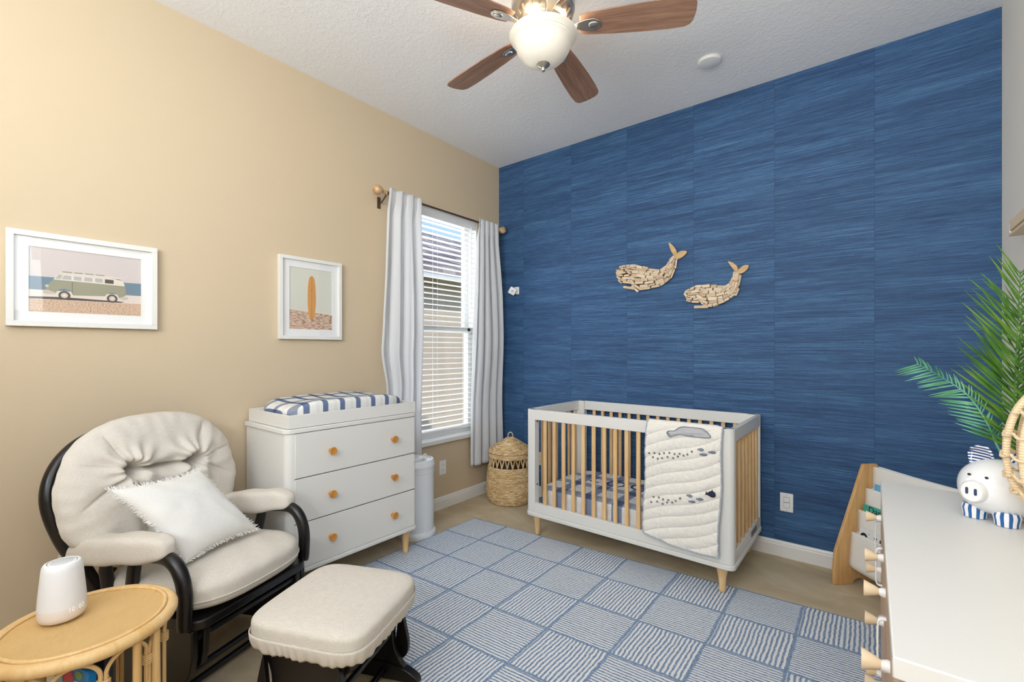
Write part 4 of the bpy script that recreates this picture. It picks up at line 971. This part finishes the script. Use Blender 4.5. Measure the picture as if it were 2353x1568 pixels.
# ------------------------------------------------------------------ right-hand dresser
DT = .86
t = thing('dresser', 'white-topped wooden dresser with cone knobs and white latches, carrying the piggy bank', 'dresser', (0, 0, 0))
dx0, dx1, dy0, dy1 = .024, XR - .004, .812, 1.867
FRONT_WOOD = wood('washed_oak', srgb(200, 172, 144), srgb(168, 138, 112), .5, 2, 7)
g = G(); g.box(dx0 + .016, dx1, dy0 + .008, dy1 - .004, .02, DT - .03); g.obj('carcass', WHITE, t, .002)
g = G(); g.box(dx0 - .001, dx1, dy0, dy1, DT - .03, DT); g.obj('top', plain('white_laminate', srgb(226, 224, 220), .4), t, .002, 2)
g = G(); g.box(dx0, dx0 + .016, dy0 + .006, dy0 + .03, .02, DT - .031); g.box(dx0, dx0 + .016, dy1 - .028, dy1 - .006, .02, DT - .031); g.box(dx0, dx0 + .016, 1.33, 1.345, .02, DT - .031); g.obj('face_frame', FRONT_WOOD, t, .001)
AXN = Matrix(((0, 0, -1), (0, 1, 0), (1, 0, 0)))
proto = None
for y0, y1, ks in ((.844, 1.328, (.94, 1.22)), (1.347, 1.837, (1.42, 1.75))):
    for r in range(4):
        zc = .775 - .155 * r
        g = G(); g.box(dx0 - .0005, dx0 + .016, y0, y1, zc - .074, min(zc + .074, DT - .032)); d = g.obj('drawer', FRONT_WOOD, t, .0015)
        for y in ks:
            g = G(); g.lathe([(.0085, 0), (.0085, .004), (.006, .009), (.0095, .016), (.016, .034), (.0162, .0355), (.0001, .0355)], 24, (dx0 - .001, y, zc), AXN)
            kb = g.obj('knob', PALE_WOOD, d)
            g = G(); g.lathe([(.0095, -.001), (.0098, .003), (.008, .008), (.0065, .0105)], 20, (dx0 - .001, y, zc), AXN); g.obj('white_collar', WHITE_PLASTIC, kb)
for y, z in ((1.79, .70), (1.58, .695), (1.16, .70), (.90, .70)):
    g = G(); st = spline([(dx0, y, z + .05), (dx0 - .012, y, z + .046), (dx0 - .014, y, z + .02), (dx0 - .014, y, z - .02), (dx0 - .012, y, z - .046), (dx0, y, z - .05)], 4)
    g.grid(len(st), 2, lambda s, q, st=st: V(st[round(s * (len(st) - 1))]) + V((0, -.009 + .018 * q, 0))); g.obj('safety_latch', WHITE_PLASTIC, t, 0, 2, 0, .003)
g = G(); g.box(dx0 + .03, dx1 - .01, dy0 + .03, dy1 - .03, 0.0, .02); g.obj('plinth', WHITE, t)

# piggy bank
hd = V((-.607, -.797, 0)).normalized(); prz = math.atan2(hd.y, hd.x)
PP = (.252, 1.628, DT)
t = thing('piggy_bank', 'white ceramic piggy bank with blue striped ears and feet on the white dresser', 'piggy bank', PP, prz)
CER = plain('white_ceramic', srgb(238, 238, 238), .08, 0, .6)
q = NT('blue_striped_ceramic', srgb(238, 238, 238), .1, 0, .6); o = q.xyz(q.obj())
f = q.mth('FRACT', q.mth('MULTIPLY', q.mth('ARCTAN2', o[1], o[0]), 10 / (2 * PI))); q.set('Base Color', q.mix(q.mth('LESS_THAN', f, .45), srgb(238, 238, 238), srgb(28, 92, 158))); FOOTM = q.m
q = NT('blue_striped_ear', srgb(238, 238, 238), .1, 0, .6); o = q.xyz(q.obj())
f = q.mth('FRACT', q.mth('DIVIDE', q.mth('ADD', o[1], q.mth('MULTIPLY', o[2], .55)), .0085)); q.set('Base Color', q.mix(q.mth('LESS_THAN', f, .5), srgb(238, 238, 238), srgb(24, 66, 128))); EARM = q.m
def pigf(u, p):
    f = max(0, u.x); return V((p.x, p.y * (1 - .22 * f * f), p.z * (1 - .12 * f * f) + .002 * f))
g = G(); g.sq((0, 0, .079), (.094, .076, .068), 2.15, 22, None, pigf); g.obj('body', CER, t, sharp=180)
g = G(); AX = Matrix(((0, 0, 1), (0, 1, 0), (-1, 0, 0)))
g.lathe([(.034, -.028), (.027, -.012), (.0235, .002), (.0235, .012), (.021, .016), (.0001, .0165)], 32, (.088, 0, .078), AX, 1.1, 1); sn = g.obj('snout', CER, t)
g = G()
for y in (-.0085, .0085): g.prism(rr(y - .0028, y + .0028, .0705, .0865, .0026, 4), YZ, .1025, .1052)
g.obj('nostrils', NAVY, sn)
g = G()
for y in (-.017, .017): g.sq((.082, y, .114), (.0025, .0035, .0028), 2, 6, Matrix.Rotation(R(-40), 3, 'Y'))
g.obj('eyes', BLACK_INK, t)
for s in (-1, 1):
    def earf(a, b, s=s):
        # leaf-shaped cupped ear
        wd = .036 * math.sin(PI * (.14 + .85 * a)) ** .7; y = (2 * b - 1) * wd; return V((-.006 - .01 * (1 - (2 * b - 1) ** 2) - .006 * a, y, .058 * a))
    g = G(); g.grid(16, 12, earf); e = g.obj('ear', EARM, t, 0, 2, 0, .005, 180)
    e.location = (.004, s * .026, .128); e.rotation_euler = (R(-62 * s), R(4), R(10 * s))
for x in (-.05, .038):
    for s in (-1, 1):
        g = G(); g.lathe([(.019, .0), (.022, .002), (.0225, .01), (.025, .024), (.022, .034)], 26); l = g.obj('foot', FOOTM, t); l.location = (x, s * .031, 0)
g = G(); cc = V((-.012, .062, .062)); ring = []
for i in range(28):
    a = 2 * PI * i / 28; y = .0; px_, pz_ = cc.x + .02 * math.cos(a), cc.z + .02 * math.sin(a); k = 1 - (abs(px_) / .094) ** 2.15 - (abs(pz_ - .083) / .067) ** 2.15; ring.append((px_, .0742 * max(k, .01) ** (1 / 2.15), pz_))
g.tube(ring, .0011, 6, True)
for sgn in (-1, 1):
    for i in range(9):
        f = (i - 4) / 4; px_, pz_ = cc.x + sgn * (.019 - .010 * (1 - f * f)), cc.z + .014 * f; k = 1 - (abs(px_) / .094) ** 2.15 - (abs(pz_ - .083) / .067) ** 2.15; y = .0745 * max(k, .01) ** (1 / 2.15)
        g.tube([(px_ - .003, y, pz_ - .001), (px_ + .003, y, pz_ + .001)], .0008, 5)
g.obj('baseball_marking', plain('red_ink', srgb(196, 44, 52), .3), t)

# rattan balloon
t = thing('rattan_balloon', 'openwork rattan hot air balloon ornament standing on the white dresser beside the piggy bank', 'ornament', (.318, 1.461, DT))
prof = [(.034, .082), (.05, .088), (.068, .112), (.0825, .15), (.0868, .195), (.083, .24), (.071, .285), (.05, .322), (.026, .343), (.012, .348)]
g = G(); nr = 12
for k in range(nr):
    a = 2 * PI * k / nr + .12; g.tube(spline([(r * math.cos(a), r * math.sin(a), z) for r, z in prof], 5), .0062, 12)
g.obj('ribs', RATTAN_PALE, t)
g = G()
for r, z, th in ((.034, .08, .0045), (.0725, .118, .0031), (.0835, .152, .0031), (.088, .195, .0031), (.084, .24, .0031), (.07, .288, .0031), (.014, .348, .006)):
    g.tube([((r + .004 + .0022 * math.cos(nr * (a - .12))) * math.cos(a), (r + .004 + .0022 * math.cos(nr * (a - .12))) * math.sin(a), z - .009 * abs(math.cos(nr * (a - .12) / 2))) for a in [2 * PI * i / 240 for i in range(240)]], th, 8, True)
g.obj('woven_hoops', RATTAN_PALE, t)
g = G(); g.lathe([(.0001, 0), (.026, 0), (.03, .005), (.032, .042), (.0345, .046), (.03, .048), (.0285, .044), (.027, .006), (.0001, .005)], 28); g.obj('gondola', RATTAN, t)
g = G()
for k in range(4):
    a = PI / 4 + PI / 2 * k; g.tube([(.03 * math.cos(a), .03 * math.sin(a), .044), (.033 * math.cos(a), .033 * math.sin(a), .082)], .0018, 6)
g.obj('ropes', RATTAN_PALE, t)

# palm fronds in a vase
t = thing('potted_palm', 'green palm fronds in a vase standing behind the piggy bank on the white dresser', 'plant', (.322, 1.772, DT))
g = G(); g.lathe([(.0001, 0), (.034, 0), (.044, .02), (.047, .05), (.04, .085), (.027, .108), (.026, .12), (.029, .126), (.026, .126), (.022, .11), (.0001, .1)], 32); g.obj('vase', CER, t)
q = NT('palm_leaf', srgb(70, 118, 44), .45, 0, .5); nz = q.noise(q.map(q.obj(), (6, 6, 6)), 2., 2.); q.set('Base Color', q.ramp(nz, [(.3, srgb(42, 86, 30)), (.55, srgb(84, 132, 46)), (.8, srgb(128, 160, 66))])); PALM = q.m
q = NT('palm_leaf_bluish', srgb(86, 160, 120), .45, 0, .5); nz = q.noise(q.map(q.obj(), (6, 6, 6)), 2., 2.); q.set('Base Color', q.ramp(nz, [(.3, srgb(58, 128, 82)), (.7, srgb(124, 196, 160))])); PALM2 = q.m
def frond(pts, n, ln, side, mat, seed, up=.75, skip=0.12, prof=None):
    rng = random.Random(seed); sp = spline(pts, 14); sp = [p - V(t.location) for p in sp]; g = G(); m = len(sp)
    g.tube(sp, [.0032 * (1 - .75 * i / (m - 1)) for i in range(m)], 6); side = V(side).normalized()
    for k in range(n):
        for sg in (-1, 1):
            s = skip + (1 - skip) * (k + rng.uniform(-.3, .3) * .6 + (.25 if sg > 0 else 0)) / n; s = min(max(s, skip), .995); i = min(int(s * (m - 1)), m - 2); p = sp[i]; T = (sp[i + 1] - sp[i]).normalized(); S = (side - T * side.dot(T)).normalized(); N = T.cross(S)
            rel = (s - skip) / (1 - skip); L = ln * ((.55 + 1.1 * rel - 1.25 * rel * rel) if not prof else prof(rel, sg)) * rng.uniform(.85, 1.12); L = max(L, ln * .22) * 1.1
            d = (T * (up + .35 * rel) + S * sg + N * rng.uniform(-.25, .3)).normalized(); w = .0016 + .0105 * L; vs = []; K = 6
            Wd = d.cross(N).normalized()
            for j in range(K + 1):
                f = j / K; c = p + d * (L * f) + V((0, 0, -1)) * (.10 * L * f * f) + T * (.08 * L * f * f); ww = w * math.sin(PI * min(1, .12 + .88 * f)) ** .8 if f < 1 else .0002
                vs += [c + Wd * ww + N * ww * .35, c, c - Wd * ww + N * ww * .35]
            fs = []
            for j in range(K):
                for q_ in (0, 1): a = j * 3 + q_; fs.append((a, a + 1, a + 4, a + 3))
            g.add(vs, fs)
    g.obj('frond', mat, t, sharp=180, recalc=False)
side = (.785, .619, 0)
frond([(.317, 1.77, .97), (.3, 1.782, 1.1), (.304, 1.785, 1.28), (.312, 1.79, 1.49)], 46, .205, side, PALM, 1)
frond([(.322, 1.772, .97), (.338, 1.80, 1.15), (.352, 1.81, 1.33), (.372, 1.82, 1.47)], 38, .19, (.7, .7, .1), PALM, 2)
frond([(.326, 1.768, .97), (.345, 1.76, 1.1), (.385, 1.75, 1.22), (.43, 1.75, 1.3)], 24, .15, (.3, .9, .2), PALM, 3)
frond([(.319, 1.77, .97), (.31, 1.80, 1.08), (.318, 1.85, 1.24), (.335, 1.90, 1.40)], 26, .18, side, PALM, 5)
frond([(.318, 1.77, .97), (.275, 1.766, 1.0), (.245, 1.748, 1.08), (.204, 1.714, 1.156), (.145, 1.668, 1.208), (.095, 1.628, 1.243)], 25, .088, (-.35, -.2, -.9), PALM2, 4, .9, .3, lambda r, s: (1.0 - .35 * r) if s > 0 else (.45 - .15 * r))

# small ledge on the cream wall
t = thing('wall_ledge', 'narrow wooden wall ledge with a white end bracket on the cream wall above the palm', 'shelf', (XR, 2.4, 1.755))
g = G(); g.box(-.062, -.001, -.45, .33, -.012, 0); g.obj('ledge_board', PALE_WOOD, t, .001)
g = G(); g.box(-.066, -.003, .292, .306, -.004, .035); g.obj('end_bracket', WHITE_PLASTIC, t, .004)
g = G(); g.box(-.066, -.056, -.45, .29, .004, .044); g.obj('front_rail', PALE_WOOD, t, .001)
t = thing('book', 'white picture book leaning on the narrow wooden wall ledge above the palm', 'book', (XR - .04, 2.42, 1.756))
t.rotation_euler = (0, R(7), 0)
g = G(); g.box(-.006, .006, -.1, .105, 0, .2); g.obj('cover', plain('white_cover', srgb(236, 236, 238), .4), t, .002)

# ------------------------------------------------------------------ sling book rack (local x along the rods, y towards the wall)
t = thing('book_rack', 'pine sling book rack with white canvas pockets in the corner behind the white dresser', 'book rack', (-.157, 3.05, 0), R(-44.4))
pan = [(-.017, 0), (-.019, .085), (-.008, .185), (.158, .645), (.164, .65), (.244, .65), (.249, .645), (.249, 0), (.175, 0), (.165, .018), (.135, .03), (.105, .02), (.092, 0)]
W_ = .6
for x in (0, W_):
    g = G(); g.prism(pan, YZ, x, x + .018); g.obj('side_panel', PINE, t, .003)
g = G(); g.box(.018, W_, .15, .166, .06, .13); g.obj('stretcher', PINE, t, .002)
RODS = [(.224, .626), (.178, .511), (.133, .394), (.092, .276)]
for i, (y, z) in enumerate(RODS):
    g = G(); g.tube([(.016, y, z), (W_ + .002, y, z)], .0075, 12); g.obj('rod', PINE, t)
    ring = [(y - .0105 * math.sin(a), z + .0105 * math.cos(a)) for a in [R(-150 + 300 * k / 14) for k in range(15)]]
    bf = .012 if i == 3 else 0
    low = [(y - .0113 - bf * .3, z - .05), (y - .0115 - bf * .7, z - .11), (y - .0115 - bf, z - .165), (y - .0, z - .19), (y + .0128, z - .165), (y + .0178, z - .08), (y + .0252, z + .012)]
    pts = [(a, b, 0) for a, b in ring[3:11]] + [(a, b, 0) for a, b in low]
    pts = spline(pts, 3); n = len(pts)
    g = G(); g.grid(24, n, lambda s, q, pts=pts, n=n: (.019 + (W_ - .02) * s, pts[round(q * (n - 1))].x - .0015 * math.sin(PI * s), pts[round(q * (n - 1))].y - .006 * math.sin(PI * s) * q)); g.obj('canvas_sling', CANVAS, t, 0, 2, 0, .002, 180)
def rack_book(label, i, x0, x1, hgt, th, mat, off=0.):
    y, z = RODS[i]; b = thing('book', label, 'book', t.matrix_world @ V((0, 0, 0))); b.location = V((-.157, 3.05, 0)) + Matrix.Rotation(R(-44.4), 3, 'Z') @ V((x0, y + .0002 + off, z - .163)); b.rotation_euler = (R(-4.7), 0, R(-44.4))
    th = .0075; g = G(); g.box(0, x1 - x0, 0, th, 0, hgt); g.obj('cover', mat, b, .001)
    g = G(); g.box(.003, x1 - x0 + .001, .0015, th - .0015, .003, hgt + .0005); g.obj('pages', plain('pages', srgb(240, 238, 230), .8), b)
    return b
b = rack_book('teal book lettered in black in the second lowest pocket of the book rack', 2, .026, .165, .21, .009, plain('teal_cover', srgb(74, 170, 150), .4))
text('cover_lettering', 'Dadd', .046, frame((.082, -.0002, .187), (1, 0, 0), (0, 0, 1)), BLACK_INK, b)
b = rack_book('white book with black animal drawings in the lowest pocket of the book rack', 3, .045, .25, .212, .009, plain('white_book', srgb(234, 234, 234), .4))
g = G()
for poly in ([(.028 + .02 * math.cos(a * .35), .168 + .02 * math.sin(a * .35)) for a in range(18)], rr(.118, .16, .15, .186, .004, 3), [(.085, .187), (.094, .182), (.103, .188), (.1, .176), (.088, .175)], [(.052, .19), (.058, .193), (.058, .187)]): g.prism(poly, XZ, -.0004, .0005)
g.obj('animal_drawings', BLACK_INK, b)
g = G(); g.prism([(.028 + .012 * math.cos(a * .35), .163 + .011 * math.sin(a * .35)) for a in range(18)], XZ, -.0008, .0); g.obj('animal_face', WHITE_PLASTIC, b)
b = rack_book('sky blue picture book in the second highest pocket of the book rack', 1, .05, .15, .205, .008, plain('sky_cover', srgb(104, 180, 222), .4))
b = rack_book('pale book standing beside the sky blue book in the book rack', 1, .155, .3, .218, .008, plain('pale_cover', srgb(206, 218, 228), .4))
b = rack_book('white book with a small black drawing beside the teal book in the rack', 2, .17, .3, .222, .009, plain('offwhite_cover', srgb(232, 230, 226), .4))
g = G(); g.prism([(.02, .208), (.034, .212), (.046, .208), (.04, .203), (.026, .204)], XZ, -.0004, .0005); g.obj('small_drawing', BLACK_INK, b)
SKY, SUN, E_R, E_F, E_W, E_B, EXPO, TILT, TILT_F = .21, 2.3, 17, 112, 16, 1.7, .08, 25, 42
# ------------------------------------------------------------------ outdoors
q = NT('lawn_grass', srgb(120, 132, 70), .95, 0, .1); v = q.obj(); nz = q.noise(v, 6., 6., .7); q.set('Base Color', q.ramp(nz, [(.3, srgb(92, 104, 52)), (.55, srgb(136, 142, 78)), (.8, srgb(160, 156, 104))])); q.bump(q.noise(v, 60., 4.), .8, .03)
g = G(); g.box(-40, XL - .2, -30, 40, -.3, -.12); g.box(XR + .2, 40, -30, 40, -.3, -.12); g.box(XL - .2, XR + .2, -30, YF - .2, -.3, -.12); o = g.obj('outdoor_ground', q.m); o['kind'] = 'structure'
hx = -5.95
t = thing('neighbor_house', 'tan stucco house with grey shingle roof seen outside the window', 'house', (hx, 4.5, -.12))
q = NT('tan_stucco', srgb(208, 192, 174), .9, 0, .2); q.bump(q.noise(q.obj(), 80., 4.), .3, .01)
g = G(); g.box(-8, 0, -9, 9, 0, 2.62); g.obj('stucco_wall', q.m, t)
FASC = plain('fascia_paint', srgb(236, 238, 240), .5)
g = G(); g.box(.44, .47, -9.4, 9.4, 2.56, 2.74); g.obj('fascia', FASC, t)
g = G(); g.box(0, .44, -9.4, 9.4, 2.56, 2.58); g.obj('soffit', plain('soffit_paint', srgb(196, 180, 150), .7), t)
q = NT('grey_shingles', srgb(120, 116, 124), .9, 0, .1); v = q.obj(); o = q.xyz(v)
row = q.mth('FLOOR', q.mth('DIVIDE', o[0], .135)); a = q.noise(q.map(v, (1.2, 5., 1)), 1., 2.); cmb = q.n('ShaderNodeCombineXYZ', (q.mth('MULTIPLY', row, 3.7), q.mth('FLOOR', q.mth('DIVIDE', q.mth('ADD', o[1], q.mth('MULTIPLY', row, .17)), .28)), 0.))
cell = q.n('ShaderNodeTexWhiteNoise', {'Vector': cmb}, noise_dimensions='3D'); fr_ = q.mth('FRACT', q.mth('DIVIDE', o[0], .135))
col = q.ramp(q.mth('ADD', q.mth('MULTIPLY', cell, .7), q.mth('MULTIPLY', a, .3)), [(.1, srgb(96, 88, 92)), (.5, srgb(164, 152, 152)), (.9, srgb(208, 198, 196))])
col = q.mix(q.mth('LESS_THAN', fr_, .16), col, srgb(58, 54, 62)); q.set('Base Color', col); q.bump(fr_, .5, .02)
g = G(); sl = .42; n = 3
vs = [(.5, -9.6, 2.74), (.5, 9.6, 2.74), (-4.85, 9.6, 2.74 + 5.35 * sl), (-4.85, -9.6, 2.74 + 5.35 * sl), (-10.2, 9.6, 2.74), (-10.2, -9.6, 2.74)]
vs += [(x, y, z - .1) for x, y, z in vs]
g.add(vs, [(0, 1, 2, 3), (3, 2, 4, 5), (6, 9, 8, 7), (9, 11, 10, 8), (0, 6, 7, 1), (4, 10, 11, 5), (0, 3, 9, 6), (3, 5, 11, 9), (1, 7, 8, 2), (2, 8, 10, 4)]); g.obj('shingle_roof', q.m, t)

# ------------------------------------------------------------------ light
wd = bpy.data.worlds.new('daylight_sky'); scene.world = wd; wd.use_nodes = True; nt = wd.node_tree
bg = nt.nodes['Background']; sky = nt.nodes.new('ShaderNodeTexSky'); sky.sky_type = 'NISHITA'; sky.sun_disc = False; sky.sun_elevation = R(52); sky.sun_rotation = R(120); sky.air_density = 1.; sky.dust_density = .6; sky.ozone_density = 1.6
nt.links.new(sky.outputs[0], bg.inputs[0]); bg.inputs[1].default_value = SKY
def lamp(name, typ, loc, energy, color, rot=(0, 0, 0), **kw):
    l = bpy.data.lights.new(name, typ); l.energy = energy; l.color = color
    for k, v in kw.items(): setattr(l, k, v)
    o = bpy.data.objects.new(name, l); C.objects.link(o); o.location = loc; o.rotation_euler = rot; return o
lamp('sun', 'SUN', (4, -4, 9), SUN, (1, .95, .88), (R(50), 0, R(60)), angle=R(1))
# added fill lamps in the two invented windows, tilted up at the ceiling
lamp('fill_light_right', 'AREA', (XR + .05, (RW[0] + RW[1]) / 2, (RW[2] + RW[3]) / 2), E_R, (.93, .97, 1), (0, R(90 + TILT), 0), shape='RECTANGLE', size=(RW[3] - RW[2]) * .8, size_y=RW[1] - RW[0])
lamp('fill_light_front', 'AREA', ((FW[0] + FW[1]) / 2, YF - .05, (FW[2] + FW[3]) / 2), E_F, (.93, .97, 1), (R(90 + TILT_F), 0, 0), shape='RECTANGLE', size=FW[1] - FW[0], size_y=(FW[3] - FW[2]) * .8)
lamp('daylight_left', 'AREA', (XL - .18, (WY0 + WY1) / 2, 1.48), E_W, (.86, .94, 1), (0, R(-90), 0), shape='RECTANGLE', size=1.8, size_y=.9)
for i in range(3):
    a = 2 * PI * i / 3 + .4; lamp('fan_bulb_light', 'POINT', (FC[0] + .125 * math.cos(a), FC[1] + .125 * math.sin(a), FZ - .02), E_B, (1, .8, .58), shadow_soft_size=.03)

# ------------------------------------------------------------------ camera
cam = bpy.data.cameras.new('camera'); co = bpy.data.objects.new('camera', cam); C.objects.link(co)
co.location = (0, 0, 1.28); co.rotation_euler = (R(90), 0, R(38.25)); cam.sensor_width = 36; cam.lens = 1047 / 2353 * 36
cam.shift_y = (803.5 - 784) / 2353; cam.clip_start = .02; cam.clip_end = 200
scene.camera = co
vs_ = scene.view_settings; scene.display_settings.display_device = 'sRGB'; vs_.view_transform = 'Standard'; vs_.look = 'None'; vs_.gamma = 1; vs_.exposure = EXPO; vs_.use_curve_mapping = False
scene.cycles.max_bounces = 9; scene.cycles.diffuse_bounces = 5; scene.cycles.transparent_max_bounces = 16; scene.cycles.sample_clamp_indirect = 6
